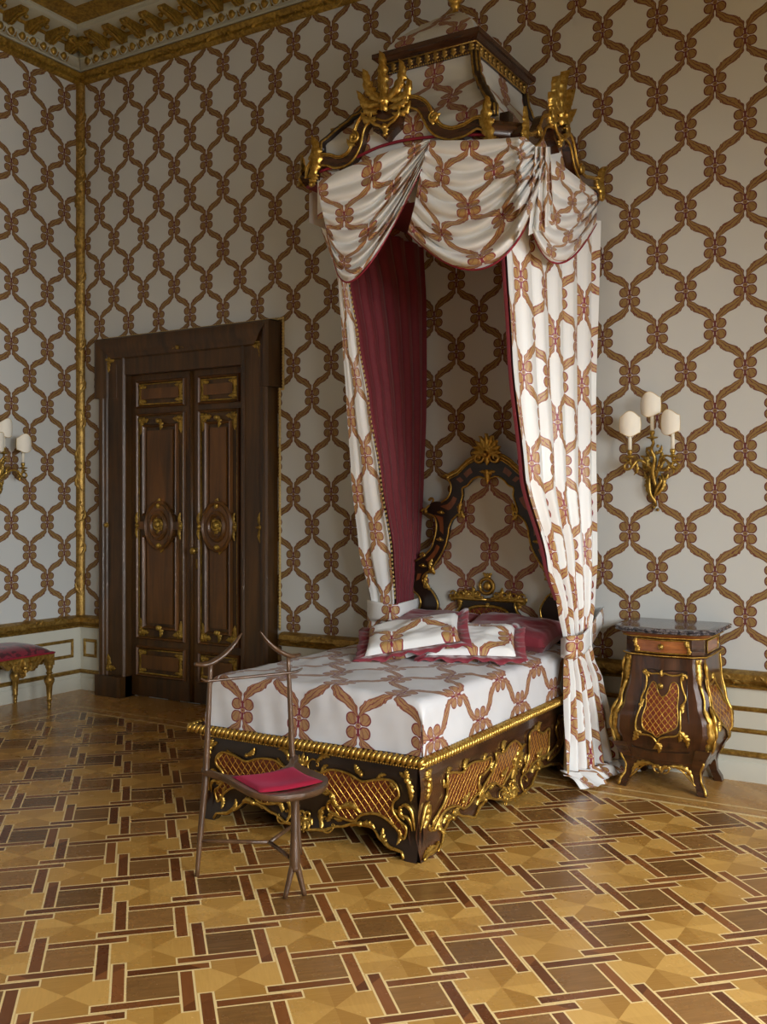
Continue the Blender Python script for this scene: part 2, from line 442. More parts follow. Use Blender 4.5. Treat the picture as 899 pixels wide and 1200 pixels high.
# ------------------------------------------------------------------ room
g = G(); g.box(XL - .2, XR + .2, YF - .2, YW + .2, -.12, 0.); g.build('floor', M['floor'], smooth=False, **SRT)
g = G(); g.box(XL - .2, XR + .2, YF - .2, YW + .2, ZC, ZC + .12); g.build('ceiling', M['plaster'], smooth=False, **SRT)
def wall(name, pts, uvf, th, mat):
    """flat wall: pts are the four inner corners, th the offset to the outside"""
    g = G(); a = [g.vert(p, uvf(p)) for p in pts]; q = [tuple(p[i] + th[i] for i in range(3)) for p in pts]; b = [g.vert(p, uvf(p)) for p in q]
    g.face(a); g.face(b[::-1])
    for i in range(4): g.face((a[i], a[(i + 1) % 4], b[(i + 1) % 4], b[i]))
    return g
uvB = lambda p: (p[0] + 1.467, p[2] - 1.328)
uvL = lambda p: ((p[1] - 5.482) * .318 / .334, p[2] - 1.565)
wall('wall_back', [(XL, YW, 0), (XR, YW, 0), (XR, YW, ZC), (XL, YW, ZC)], uvB, (0, .15, 0), 0).build('wall_back', M['wallpaper'], smooth=False, **SRT)
wall('wall_left', [(XL, YF, 0), (XL, YW, 0), (XL, YW, ZC), (XL, YF, ZC)], uvL, (-.15, 0, 0), 0).build('wall_left', M['wallpaper'], smooth=False, **SRT)
wall('wall_front', [(XL, YF, 0), (XR, YF, 0), (XR, YF, ZC), (XL, YF, ZC)], uvB, (0, -.15, 0), 0).build('wall_front', M['wallpaper'], smooth=False, **SRT)
# window wall on the right: piers, apron and head around three tall openings
WIN = [(-2.3, -.9), (.1, 1.5), (2.5, 3.9)]; WZ0, WZ1 = .5, 2.8
g = G()
def rw(y0, y1, z0, z1):
    i = [g.vert(p, (p[1], p[2] - 1.328)) for p in ((XR, y0, z0), (XR, y1, z0), (XR, y1, z1), (XR, y0, z1), (XR + .3, y0, z0), (XR + .3, y1, z0), (XR + .3, y1, z1), (XR + .3, y0, z1))]
    for f in ((0, 1, 2, 3), (4, 7, 6, 5), (0, 4, 5, 1), (1, 5, 6, 2), (2, 6, 7, 3), (3, 7, 4, 0)): g.face([i[k] for k in f])
ys = [YF] + [y for w in WIN for y in w] + [YW]
for k in range(0, len(ys), 2): rw(ys[k], ys[k + 1], 0, ZC)
for a, b in WIN: rw(a, b, 0, WZ0); rw(a, b, WZ1, ZC)
g.build('wall_right', M['wallpaper'], smooth=False, **SRT)
glass = NT('window_glass'); glass.out((.95, .97, .97), .02, 0., Transmission_Weight=1., IOR=1.05); M['glass'] = glass.mat
for k, (a, b) in enumerate(WIN):
    g = G(); t = .06; x0, x1 = XR + .12, XR + .18
    for y in (a, (a + b) / 2 - t / 2, b - t): g.box(x0, x1, y, y + t, WZ0, WZ1)
    for z in (WZ0, WZ0 + 1.0, WZ0 + 1.95, WZ1 - t): g.box(x0, x1, a, b, z, z + t)
    w = g.build('window_%d' % (k + 1), M['paint'], smooth=False, **SRT)
    p = G(); p.box(XR + .145, XR + .155, a + .02, b - .02, WZ0 + .02, WZ1 - .02); p.build('window_pane', M['glass'], w, smooth=False)

# ---- dado along the back and left walls
def sweep(prof, segs, name, mat, **pr):
    """moulding: prof = [(out, z)], segs = list of wall runs ('B', x0, x1) / ('L', y0, y1)"""
    g = G()
    for s in segs:
        c, a, b = s[:3]; ms, me = (s[3:] + (0, 0))[:2]
        n = max(2, int(abs(b - a) / .4)); R = []
        for d, z in prof:
            row = []
            for i in range(n + 1):
                q = lerp(a + ms * d, b + me * d, i / n)
                row.append((q, YW - d, z) if c == 'B' else (XL + d, q, z))
            R.append(row)
        I = g.rows(R)
        g.face([r[0] for r in I][::-1]); g.face([r[-1] for r in I])
    return g.build(name, mat, smooth=35, **pr)
DX0, DX1 = -6.02, -4.25           # outer edges of the door casing
BR = [('B', XL, DX0, 1, 0), ('B', DX1, XR)]; LR = [('L', YF, YW, 0, -1)]
def both(prof, name, mat, nm, brk=BR):
    sweep(prof, brk, name + '_back' if nm else name, mat, **SRT); sweep(prof, LR, name + '_left' if nm else name + '_left', mat, **SRT)
both([(0, 0), (.03, 0), (.03, .5), (.0, .5)], 'wainscot', M['paint'], 1)
both([(.03, 0), (.045, 0), (.045, .085), (.038, .1), (.03, .1)], 'baseboard', M['paint'], 1)
both([(.03, .128), (.036, .13), (.045, .14), (.045, .152), (.036, .16), (.03, .162)], 'trim_lower', M['gold_wall'], 1)
both([(.03, .495), (.05, .5), (.055, .512), (.04, .52), (.045, .53), (.065, .545), (.06, .575), (.03, .59), (0, .592), (0, .495)], 'trim_dado', M['gold_wall'], 1)
def carved(runs, z, w, mat, name, step=.17, off=.055):
    for c, a, b in runs:
        mp = (lambda u, v, h: (u, YW - off - h, v)) if c == 'B' else (lambda u, v, h: (XL + off + h, u, v))
        g = G(mp); x = a + .05
        while x < b - .14:
            s = random.choice((-1, 1)); q = random.uniform(.7, 1.1)
            g.leaf((x, z - .012 * s), (x + step * .62 * q, z + .014 * s), .02 * w * q, .2 * s, .014, 3, 0.)
            g.leaf((x + step * .75, z + .01 * s), (x + step * .35, z - .01 * s), .014 * w, -.3 * s, .012, 3, .002)
            g.ball((x + step * .86, z, .005), .009, 6, 4)
            x += step * random.uniform(.85, 1.2)
        g.build(name + ('_back' if c == 'B' else '_left'), mat, **SRT)
carved([('L', 3.5, YW - .06)], .556, 1., M['gold_wall'], 'trim_carving')
carved([('B', DX1 + .02, .4)], .556, 1., M['gold_wall'], 'trim_carving')
carved([('B', XL + .06, DX0 + .02)], .556, 1., M['gold_wall'], 'trim_carving_return', .1)
carved([('L', 2.9, YW - .08)], 4.885, 1.3, M['gold_old'], 'trim_frieze_carving', .2, .036)
carved([('B', XL + .08, -2.2)], 4.885, 1.3, M['gold_old'], 'trim_frieze_carving', .2, .036)
# gilt panel frames of the dado
def panels(g, c, a, b, z0, z1):
    pr = [(0, 0), (.004, .008), (.012, .012), (.022, .008), (.026, 0)]
    R = []
    for o, h in pr:
        q = [(a + o, z0 + o), (b - o, z0 + o), (b - o, z1 - o), (a + o, z1 - o)]
        R.append([(x, YW - .03 - h, z) if c == 'B' else (XL + .03 + h, x, z) for x, z in q])
    g.rows(R, closeu=True)
g = G(); panels(g, 'B', -6.225, -6.075, .262, .408)
for a, b in ((-4.2, -2.5), (-2.42, -1.75), (-1.68, .6), (.68, 2.9)): panels(g, 'B', a, b, .257, .4)
g.build('trim_panel_frames_back', M['gold_wall'], smooth=False, **SRT)
g = G()
for a, b in ((2.0, 3.6), (3.68, 5.548)): panels(g, 'L', a, b, .262, .41)
g.build('trim_panel_frames_left', M['gold_wall'], smooth=False, **SRT)
# gilt corner moulding
g = G()
R = [[(XL + d, YW - e, z) for z in [.59 + i * .2 for i in range(21)] + [4.86]] for d, e in ((0, .05), (.022, .05), (.034, .034), (.05, .022), (.05, 0))]
g.rows(R)
mp = lambda u, v, h: (XL + .034 + h * .7 + u * .7, YW - .034 - h * .7 + u * .7, v)
g.map = mp; z = .75
while z < 4.75:
    s = random.choice((-1, 1))
    g.leaf((.016 * s, z), (-.016 * s, z + .13), .016, .25 * s, .02, 3)
    g.leaf((-.01 * s, z + .15), (.012 * s, z + .07), .012, -.3 * s, .018, 3)
    g.ball((0, z + .17, .006), .011); z += random.uniform(.2, .34)
g.build('trim_corner', M['gold_wall'], **SRT)

# ---- cornice
CR = [('B', XL, XR, 1, 0)]; CL = [('L', YF, YW, 0, -1)]
def corn(prof, name, mat): sweep(prof, CR, name + '_back', mat, **SRT); sweep(prof, CL, name + '_left', mat, **SRT)
corn([(0, 4.845), (.02, 4.85), (.035, 4.865), (.03, 4.89), (.045, 4.905), (.05, 4.925), (.03, 4.945), (0, 4.95)], 'trim_frieze_frame', M['gold_old'])
corn([(0, 4.945), (.03, 4.95), (.035, 4.96), (.05, 4.965), (.09, 5.0), (.095, 5.01), (.1, 5.012), (.1, 5.085), (.32, 5.085), (.33, 5.09), (.33, 5.118), (.34, 5.12), (.34, 5.128), (.345, 5.13)], 'trim_cornice', M['paint_grey'])
corn([(.1, 5.066), (.112, 5.07), (.118, 5.085), (.1, 5.085)], 'trim_modillion_bed', M['gold_old'])
corn([(.34, 5.126), (.36, 5.128), (.43, 5.14), (.47, 5.15), (.5, 5.15), (.505, 5.17)], 'trim_cove', M['gold_old'])
corn([(.505, 5.15), (.53, 5.146), (.57, 5.15), (.58, 5.17)], 'trim_ceiling_fillet', M['paint_grey'])
corn([(.58, 5.16), (.6, 5.152), (.63, 5.158), (.66, 5.15), (.7, 5.158), (.74, 5.15), (.78, 5.158), (.8, 5.172)], 'trim_ceiling_reeds', M['gold_old'])
corn([(.8, 5.16), (.83, 5.15), (.87, 5.16), (.875, 5.172)], 'trim_ceiling_inner', M['paint_grey'])
def eggs(c, a, b, name):
    mp = (lambda u, v, h: (u, YW - h, v)) if c == 'B' else (lambda u, v, h: (XL + h, u, v))
    g = G(mp); st = .098; n = int((b - a) / st)
    for i in range(n):
        x = a + (i + .5) * st
        g.m = 0; g.ball((x, 4.986, .076), .029, 8, 6, (1, 1, 1.2))
        g.m = 1; g.tube([(x + .036 * math.cos(t), 4.99 + .036 * math.sin(t), .075) for t in [PI * (1. + k / 8) for k in range(9)]], .007, 5)
        g.m = 0; g.tube([(x + st / 2, 5.0, .085), (x + st / 2, 4.965, .058)], [.004, .008], 5)
    g.m = 0
    for i in range(int((b - a) / .026)):
        g.ball((a + i * .026, 5.134, .352), .0085, 6, 4)
    g.build(name, [M['gold_old'], M['paint_grey']], **SRT)
eggs('B', XL + .12, -2.6, 'trim_egg_and_dart_back'); eggs('L', 3.2, YW - .12, 'trim_egg_and_dart_left')
def modillions(c, xs, name):
    mp = (lambda u, v, h: (u, YW - h, v)) if c == 'B' else (lambda u, v, h: (XL + h, u, v))
    prof = [(.10, 5.085), (.30, 5.085), (.305, 5.07), (.29, 5.058), (.26, 5.055), (.22, 5.05), (.18, 5.035), (.15, 5.02), (.12, 5.014), (.10, 5.016)]
    root = None
    for k, x in enumerate(xs):
        g = G(mp); w = .034
        R = [[(x + s, z, d) for d, z in prof] for s in (-w, w)]
        I = g.rows(R, closeu=True); g.face(I[0]); g.face(I[1][::-1])
        g.leaf((x, 5.02), (x, 5.05), .03, 0, .012, 2, .15)
        for s in (-1, 1): g.tube([(x + s * .026, z - .004, d) for d, z in prof[3:-1]], .008, 5)
        g.tube([(x, z - .006, d) for d, z in prof[2:-1]], .012, 6)
        g.ball((x + .092, 5.075, .2), .02, 8, 5)
        if root is None: root = g.build(name, M['gold_old'], smooth=40, **SRT)
        else: g.build('modillion', M['gold_old'], root, smooth=40)
modillions('B', [-6.08 + .19 * i for i in range(18)], 'trim_modillions_back'); modillions('L', [5.43 - .19 * i for i in range(12)], 'trim_modillions_left')
# ------------------------------------------------------------------ double door with its casing
mB = lambda u, v, h: (u, YW - h, v)
DZ = 2.475; JL, JR = -5.69, -4.555
door = G()
# casing: profile (across from the opening to the outer edge, out of the wall), mitred at the head, with ears at the top
def casing(g, side, z0, z1, xi, xo, prof):
    R = []
    for t, h in prof:
        x = lerp(xi, xo, t); R.append([(x, z0, h), (x, z1, h)])
    I = g.rows(R); g.face([r[1] for r in I]); g.face([r[0] for r in I][::-1])
PRF = [(0, 0), (0, .10), (.05, .116), (.11, .116), (.14, .1), (.70, .1), (.73, .114), (.79, .118), (.82, .13), (.9, .138), (.96, .132), (1, .115), (1, 0)]
g = G(mB)
casing(g, -1, 0, 2.74, JL, -5.955, PRF); casing(g, 1, 0, 2.74, JR, -4.305, PRF)
PRE = [(0, .0), (0, .098), (.02, .102), (.42, .102), (.46, .118), (.56, .124), (.62, .136), (.74, .148), (.86, .152), (.95, .144), (1, .12), (1, 0)]
# ears (wider crossettes) and head
casing(g, -1, 2.3, 2.755, JL - .09, -5.99, PRE); casing(g, 1, 2.3, 2.755, JR + .09, -4.268, PRE)
R = []
for t, h in PRE:
    z = lerp(DZ - .005, 2.765, t); x0 = lerp(JL, -5.99, t); x1 = lerp(JR, -4.268, t); R.append([(x0, z, h + .002), (x1, z, h + .002)])
g.rows(R)
D = g.build('door_1', M['door_wood'], smooth=30, **SRT)
g = G(mB)
for x0, x1 in ((-5.965, JL + .0), (JR, -4.295)):
    g.box(x0, x1, 0, .16, 0, .155)
g.build('plinth_block', M['door_wood'], D, smooth=False)
# beaded braid around the outside of the casing
g = G(mB)
pts = [(-6.0, .6), (-6.0, 2.3), (-6.01, 2.3), (-6.01, 2.785), (-4.25, 2.785), (-4.25, 2.29), (-4.28, 2.29), (-4.28, .6)]
for (a, b), (c, d) in zip(pts, pts[1:]):
    n = max(1, int(math.dist((a, b), (c, d)) / .022))
    for i in range(n): g.ball((lerp(a, c, i / n), lerp(b, d, i / n), .012), .0105, 5, 4)
    g.tube([(a, b, .008), (c, d, .008)], .008, 5)
g.build('braid', M['shade_trim'], D)
# gilt fillets and mounts on the casing
g = G(mB)
for x, z0, z1 in ((-5.89, .17, 2.3), (-4.365, .17, 2.3), (-5.895, 2.3, 2.62), (-4.355, 2.3, 2.62)): g.tube([(x, z0, .104), (x, z1, .106)], .007, 5)
g.tube([(-5.895, 2.62, .105), (-4.355, 2.62, .105)], .005, 5)
def corner_mount(g, x, z, sx, sz, h, k=1.):
    g.leaf((x, z), (x + .095 * sx * k, z + .006 * sz), .027 * k, .12 * sx * sz, .014, 3, h)
    g.leaf((x, z), (x + .006 * sx, z + .12 * sz * k), .027 * k, -.12 * sx * sz, .014, 3, h)
    g.tube(spiral(x + .025 * sx * k, z + .028 * sz * k, .022 * k, .006, PI * .25, PI * 2.3, 12, h + .008), .006 * k, 5)
    g.ball((x + .012 * sx, z + .012 * sz, h + .01), .012 * k)
def drop_mount(g, x, z, L, h, vert=True):
    for s in (-1, 1):
        for q, l in ((.0, 1.), (.012, .6)):
            if vert: g.leaf((x + q, z), (x - q, z + s * L * l), .016, .2 * s, .014, 4, h)
            else: g.leaf((x, z + q), (x + s * L * l, z - q), .016, .2 * s, .014, 4, h)
    g.ball((x, z, h + .012), .017)
def side_mount(g, x, z, L, h, s):
    drop_mount(g, x, z, L, h); g.leaf((x, z), (x + s * .05, z), .014, 0, .012, 3, h)
corner_mount(g, -5.89, 2.61, 1, -1, .103); corner_mount(g, -4.36, 2.61, -1, -1, .103)
corner_mount(g, -5.885, .2, 1, 1, .103); corner_mount(g, -4.365, .2, -1, 1, .103)
side_mount(g, -5.885, 1.32, .11, .104, -1); side_mount(g, -4.37, 1.32, .11, .104, -1)
drop_mount(g, -5.13, 2.635, .09, .12, False)
g.leaf((-5.13, 2.63), (-5.125, 2.72), .025, .3, .02, 3, .12); g.tube(spiral(-5.12, 2.70, .02, .005, 0, 5, 12, .135), .006, 5)
g.build('gilt_mounts', M['gold_old'], D)
# leaves
HL = .035
def leaf_door(x0, x1, handle):
    g = G(mB); g.box(x0, x1, .015, DZ, -.02, HL)
    L = g.build('door_leaf', M['door_wood'], D, smooth=False)
    gp = G(mB); gg = G(mB); gm = G(mB)
    xa, xb = x0 + .055, x1 - .055; xc = (xa + xb) / 2
    def frame(x0, x1, z0, z1, w=.022, h=HL, hh=.022, G_=gp):
        pr = [(0, 0), (.2, .7), (.45, 1.), (.7, .8), (1., -.15)]
        R = []
        for o, k in pr:
            q = [(x0 + o * w, z0 + o * w), (x1 - o * w, z0 + o * w), (x1 - o * w, z1 - o * w), (x0 + o * w, z1 - o * w)]
            R.append([(a, b, h + k * hh) for a, b in q])
        G_.rows(R, closeu=True)
    def gl(x0, x1, z0, z1, h=HL):
        gg.tube([(x0, z0, h), (x1, z0, h), (x1, z1, h), (x0, z1, h)], .006, 5, closed=True)
    for z0, z1 in ((2.215, 2.425), (.165, .4)):
        frame(xa, xb, z0, z1); gl(xa + .028, xb - .028, z0 + .028, z1 - .028, HL + .004)
        gp.box(xa + .06, xb - .06, z0 + .065, z1 - .065, HL - .01, HL + .018)
        for sx, x in ((1, xa + .035), (-1, xb - .035)):
            for sz, z in ((1, z0 + .04), (-1, z1 - .04)): corner_mount(gm, x, z, sx, sz, HL + .006, .75)
    frame(xa, xb, .45, 2.175); gl(xa + .026, xb - .026, .476, 2.149, HL + .004)
    # inner panel moulding, broken by the round boss
    zc = 1.32; i0, i1 = xa + .07, xb - .07; r = .135
    for z0, z1 in ((zc + r * .55, 2.09), (.53, zc - r * .55)):
        frame(i0, i1, z0, z1, .026, HL, .03); gp.box(i0 + .05, i1 - .05, z0 + .05, z1 - .05, HL - .01, HL + .016)
    gp.box(xa + .03, xb - .03, zc - .03, zc + .03, HL - .01, HL + .028)
    gp.map = lambda a, b, c: mB(xc + a, zc + b, HL + c)
    gp.lathe([(.001, .0), (.16, .0), (.165, .03), (.15, .042), (.135, .03), (.12, .034), (.1, .03), (.098, .04), (.08, .052), (.068, .046), (.06, .03), (.001, .03)], n=28, sx=.9, sy=1.15)
    gp.build('door_panels', M['door_panel'], L, smooth=40)
    # boss ornament: curled putto-like scroll group
    for k in range(5):
        a = k * 1.256; gm.leaf((xc + .012 * math.cos(a), zc + .012 * math.sin(a)), (xc + .05 * math.cos(a + .5), zc + .062 * math.sin(a + .5)), .022, .3, .02, 3, HL + .03)
    gm.ball((xc + .005, zc + .01, HL + .045), .026); gm.ball((xc - .015, zc + .04, HL + .045), .016)
    gm.tube(spiral(xc, zc, .055, .02, 0, 5.5, 18, HL + .04), .009, 6)
    for s in (-1, 1):
        gm.leaf((xc, zc + s * .13), (xc + .012, zc + s * .205), .024, .25, .024, 3, HL + .02); gm.ball((xc, zc + s * .15, HL + .035), .019)
        side_mount(gm, xc + s * (xb - xa) * .5 - s * .03, zc, .1, HL + .02, -s)
    for s, z in ((1, 2.09), (-1, .53)):
        gm.ball((xc, z + .02, HL + .035), .02); gm.leaf((xc, z + .035), (xc + .006, z - .05), .022, .2, .022, 3, HL + .02)
    for sx, x in ((1, xa + .033), (-1, xb - .033)):
        for sz, z in ((1, .49), (-1, 2.135)): corner_mount(gm, x, z, sx, sz, HL + .006, 1.)
    gg.build('gilt_fillets', M['gold_old'], L); gm.build('gilt_mounts', M['gold_old'], L)
    if handle:
        h = G(mB); h.map = lambda a, b, c: mB(x0 + .045 + a, 1.14 + b, HL + c)
        h.lathe([(.001, 0), (.022, 0), (.02, .008), (.009, .012), (.009, .035), (.024, .042), (.028, .055), (.02, .068), (.001, .072)], n=14)
        h.build('door_handle', M['brass'], L)
        h = G(mB); h.prism([(x0 + .035, 1.0), (x0 + .055, 1.0), (x0 + .06, 1.04), (x0 + .055, 1.08), (x0 + .035, 1.08), (x0 + .03, 1.04)], HL, HL + .008); h.build('keyhole_plate', M['gold_old'], L)
leaf_door(JL + .004, -5.077, False); leaf_door(-5.062, JR - .004, True)
g = G(mB); g.tube([(-5.07, .02, HL + .005), (-5.07, DZ - .01, HL + .005)], .016, 8); g.build('meeting_strip', M['door_wood'], D)
# ------------------------------------------------------------------ the bed
BXL, BXR, BY0, BY1 = -3.2, -2.045, 3.64, 5.44
BXC = (BXL + BXR) / 2
OT = [(0, .014), (.04, .004), (.1, -.012), (.2, .0), (.3, .014), (.37, .008), (.41, -.004)]
oz = lambda z: interp(OT, z)
mF = lambda u, v, h: (u, BY0 - oz(v) - h, v)                  # foot end
mS = lambda u, v, h: (BXR + oz(v) + h, u, v)                  # long side towards the windows
mW = lambda u, v, h: (BXL - oz(v) - h, u, v)                  # long side towards the door
bed = thing('carved_bed', 'dark rosewood bed with gilt scrolled mounts, trellis panels and a tall shaped headboard', 'bed', (BXC, (BY0 + BY1) / 2, 0))
ZT = .408
right_half = [(-2.62, .036), (-2.53, .05), (-2.44, .078), (-2.36, .103), (-2.28, .102), (-2.22, .06), (-2.17, .036), (-2.12, .03), (-2.1, .0)]
zbF = [(-5.24 - a, b) for a, b in right_half[::-1]] + right_half[1:]
zbF = [(a * 1., b) for a, b in zbF]
zbS = [(3.77, 0.), (3.82, .018), (3.874, .07), (3.94, .094), (4.001, .098), (4.08, .07), (4.155, .046), (4.24, .075), (4.318, .09), (4.43, .06), (4.513, .031), (4.6, .022), (4.674, .02), (4.795, .03), (4.87, .06), (4.947, .088), (5.08, .078), (5.2, .06), (5.3, .0)]
def skirt(mp, a, b, zb, lo=0.):
    g = G(mp); N = 72; R = []
    us = sorted(set([round(lerp(a, b, i / N), 4) for i in range(N + 1)] + [round(q[0] + e, 4) for q in zb for e in (-.003, .003) if a < q[0] < b]))
    def z0(u):
        if u <= zb[0][0] or u >= zb[-1][0]: return lo
        return interp(zb, u)
    K = 12
    F = [[(u, lerp(z0(u), ZT, k / K), 0.) for k in range(K + 1)] for u in us]
    Bk = [[(u, lerp(z0(u), ZT, k / K), -.035) for k in range(K, -1, -1)] for u in us]
    g.rows([f + q for f, q in zip(F, Bk)], closeu=True)
    return g
fp = skirt(mF, BXL, BXR, zbF).build('front_panel', M['ebony'], bed, smooth=50)
sp = skirt(mS, BY0, BY1, zbS).build('side_panel', M['rosewood'], bed, smooth=50)
wp = skirt(mW, BY0, BY1, zbS).build('side_panel', M['rosewood'], bed, smooth=50)
g = G(); g.box(BXL + .03, BXR - .03, BY0 + .03, BY1, .14, .43); g.build('bed_box', M['ebony'], bed, smooth=False)
g = G(); g.box(BXL + .04, BXR - .04, BY1 - .08, BY1, 0, .2); g.build('back_foot', M['ebony'], bed, smooth=False)
# ledge, mouldings, gadrooned rim
RXL, RXR, RY = -3.262, -1.986, 3.585
def rim(prof, name, mat):
    R = []
    for o, z in prof:
        R.append([(RXL + o, BY1, z), (RXL + o, RY + o, z), (RXR - o, RY + o, z), (RXR - o, BY1, z)])
    g = G(); g.rows(R); return g.build(name, mat, bed, smooth=30)
rim([(.055, .385), (.05, .392), (.045, .4), (.03, .406), (.02, .412), (.012, .414)], 'bed_rail', M['ebony'])
rim([(.012, .414), (.004, .42), (.004, .436), (.012, .445), (.03, .448), (.2, .448)], 'bed_ledge', M['rosewood'])
def gad(g, p, q, n, nx):
    for i in range(n):
        t = (i + .5) / n; c = vlerp(p, q, t); d = ((q[0] - p[0]), (q[1] - p[1])); L = math.hypot(*d); d = (d[0] / L, d[1] / L)
        a = (c[0] - d[0] * .009 + nx[0] * .006, c[1] - d[1] * .009 + nx[1] * .006, c[2] - .018)
        b = (c[0] + d[0] * .009 - nx[0] * .012, c[1] + d[1] * .009 - nx[1] * .012, c[2] + .018)
        m = (c[0] + nx[0] * .006, c[1] + nx[1] * .006, c[2] + .003)
        g.tube([a, m, b], [.007, .0125, .008], 6)
g = G()
gad(g, (RXL, RY, .432), (RXR, RY, .432), 50, (0, -1)); gad(g, (RXR, RY, .432), (RXR, BY1 - .1, .432), 70, (1, 0)); gad(g, (RXL, BY1 - .1, .432), (RXL, RY, .432), 70, (-1, 0))
g.tube([(RXL, BY1 - .1, .43), (RXL, RY, .43), (RXR, RY, .43), (RXR, BY1 - .1, .43)], .011, 6)
g.build('gadrooned_rim', M['gold'], bed)
g = G()
n = 95
for i in range(n): g.ball((lerp(RXL + .045, RXR - .045, i / n), RY + .04, .396), .0062, 5, 4)
g.tube([(RXR - .042, RY + .04, .394), (RXR - .042, BY1 - .1, .394)], .0055, 5); g.tube([(RXL + .042, RY + .04, .394), (RXL + .042, BY1 - .1, .394)], .0055, 5)
g.build('bead_row', M['gold'], bed)
# trellis panels and ormolu
def on(P, plane):                       # photo survey of a flat outline on the face of the bed
    return [(onY(x, y, BY0 - .01) if plane == 'F' else onX(x, y, BXR + .01)) for x, y in P]
z4 = Zm(220, 840, 3.1); z5 = Zm(480, 800, 4.495)
FR = [(p.x, p.z) for p in on(z4([(465, 195), (490, 202), (520, 190), (560, 195), (600, 210), (640, 232), (690, 226), (740, 228), (765, 250), (772, 285), (750, 308), (745, 340), (768, 380), (790, 405), (782, 445), (768, 435), (755, 410), (720, 372), (680, 352), (630, 357), (600, 380), (560, 372), (520, 352), (505, 330), (512, 308), (532, 298), (520, 272), (495, 262), (480, 225)]), 'F')]
FL = [(2 * BXC - a, b) for a, b in FR]
SP = [[(p.y, p.z) for p in on(z5(L), 'S')] for L in (
    [(185, 510), (190, 480), (220, 470), (265, 470), (290, 440), (330, 415), (380, 408), (412, 390), (418, 430), (390, 480), (370, 490), (365, 540), (372, 580), (350, 600), (330, 640), (300, 665), (275, 655), (240, 650), (205, 665), (175, 700), (155, 750), (145, 780), (135, 740), (150, 700), (180, 640), (195, 590), (190, 550)],
    [(440, 370), (480, 370), (510, 330), (545, 305), (575, 330), (582, 360), (560, 400), (555, 440), (530, 480), (500, 545), (480, 540), (455, 530), (420, 545), (385, 605), (380, 585), (400, 530), (435, 470), (450, 420)],
    [(620, 270), (650, 245), (690, 265), (722, 240), (730, 290), (735, 340), (725, 380), (700, 390), (660, 420), (630, 470), (605, 475), (620, 430), (630, 370), (620, 320)],
    [(760, 230), (810, 180), (815, 240), (805, 330), (790, 370), (745, 410), (740, 390), (770, 340), (785, 300)])]
def rocaille(g, x, z, r, a=0., h=.004, k=5):
    """shell-and-scroll cluster"""
    for i in range(k):
        t = a + (i - (k - 1) / 2) * .5; l = r * (1. - .12 * abs(i - (k - 1) / 2))
        g.leaf((x, z), (x + l * math.cos(t), z + l * math.sin(t)), r * .2, .12 * (i - (k - 1) / 2), .016, 2, h)
    for s in (-1, 1):
        b = a + PI + s * .8
        g.tube([(x + p[0], z + p[1], h + .008) for p in spiral(r * .42 * math.cos(b), r * .42 * math.sin(b), r * .36, r * .08, a + s * .3, a + s * 5.6, 16)], [r * .1, r * .11, r * .07], 6)
    g.ball((x, z, h + .01), r * .2)
def cscroll(g, x, z, r, a0, a1, h=.008, w=None):
    w = w or r * .13
    g.tube(spiral(x, z, r, r * .92, a0, a1, 14, h), [w * .6, w, w, w * .6], 6)
    for a in (a0, a1): 
        s = 1 if a == a1 else -1
        cx, cy = x + r * .72 * math.cos(a), z + r * .72 * math.sin(a)
        g.tube([(cx + p[0], cy + p[1], h) for p in spiral(0, 0, r * .26, r * .06, a, a + s * 4.6, 12)], [w * .7, w * .5], 5)
def framed(host, mp, outl, accents, r=.0062):
    g = G(mp); g.sheet(outl, .004); g.build('trellis_panel', M['lattice'], host, smooth=True)
    g = G(mp); S = smooth([(a, b, .010) for a, b in outl], 4, True)
    g.tube(S, r, 6, closed=True)
    n = len(outl); cx = sum(p[0] for p in outl) / n; cz = sum(p[1] for p in outl) / n
    for i in range(1, n, 5):
        a, b = outl[i], outl[(i + 1) % n]; d = (b[0] - a[0], b[1] - a[1]); L = math.hypot(*d) or 1; 
        nx, nz = -d[1] / L, d[0] / L
        if (a[0] - cx) * nx + (a[1] - cz) * nz < 0: nx, nz = -nx, -nz
        g.leaf(a, (a[0] + d[0] / L * .05 + nx * .02, a[1] + d[1] / L * .05 + nz * .016), .011, .2, .012, 4, .004)
    for q in accents: 
        g.leaf((q[0], q[1]), (q[2], q[3]), q[4] * .75, q[5], .016, 5, .006)
        g.ball((q[0], q[1], .014), q[4] * .5)
    g.build('gilt_panel_border', M['gold'], host)
def sgn(m): return lambda p: (2 * BXC - p if m else p)
for m in (0, 1):
    X = sgn(m); k = -1 if m else 1
    framed(fp, mF, FL if m else FR, [(X(-2.31), .335, X(-2.345), .375, .02, .2 * k), (X(-2.43), .17, X(-2.33), .155, .028, .25 * k), (X(-2.47), .215, X(-2.43), .165, .022, -.2 * k), (X(-2.135), .12, X(-2.145), .06, .016, .1), (X(-2.14), .30, X(-2.17), .33, .014, .1)])
for i, S in enumerate(SP):
    a0 = min(p[0] for p in S); a1 = max(p[0] for p in S); zt = max(p[1] for p in S); z0 = min(p[1] for p in S)
    am = (a0 + a1) / 2
    framed(sp, mS, S, [(am - .02, zt - .01, am + .04, zt + .015, .018, .2), (am, z0 + .06, am + .07, z0 + .09, .022, -.2)])
    framed(wp, mW, S, [])
g = G(mF)
gleaf = lambda g, a, b, w, *r: g.leaf(a, b, w * .74, *r)
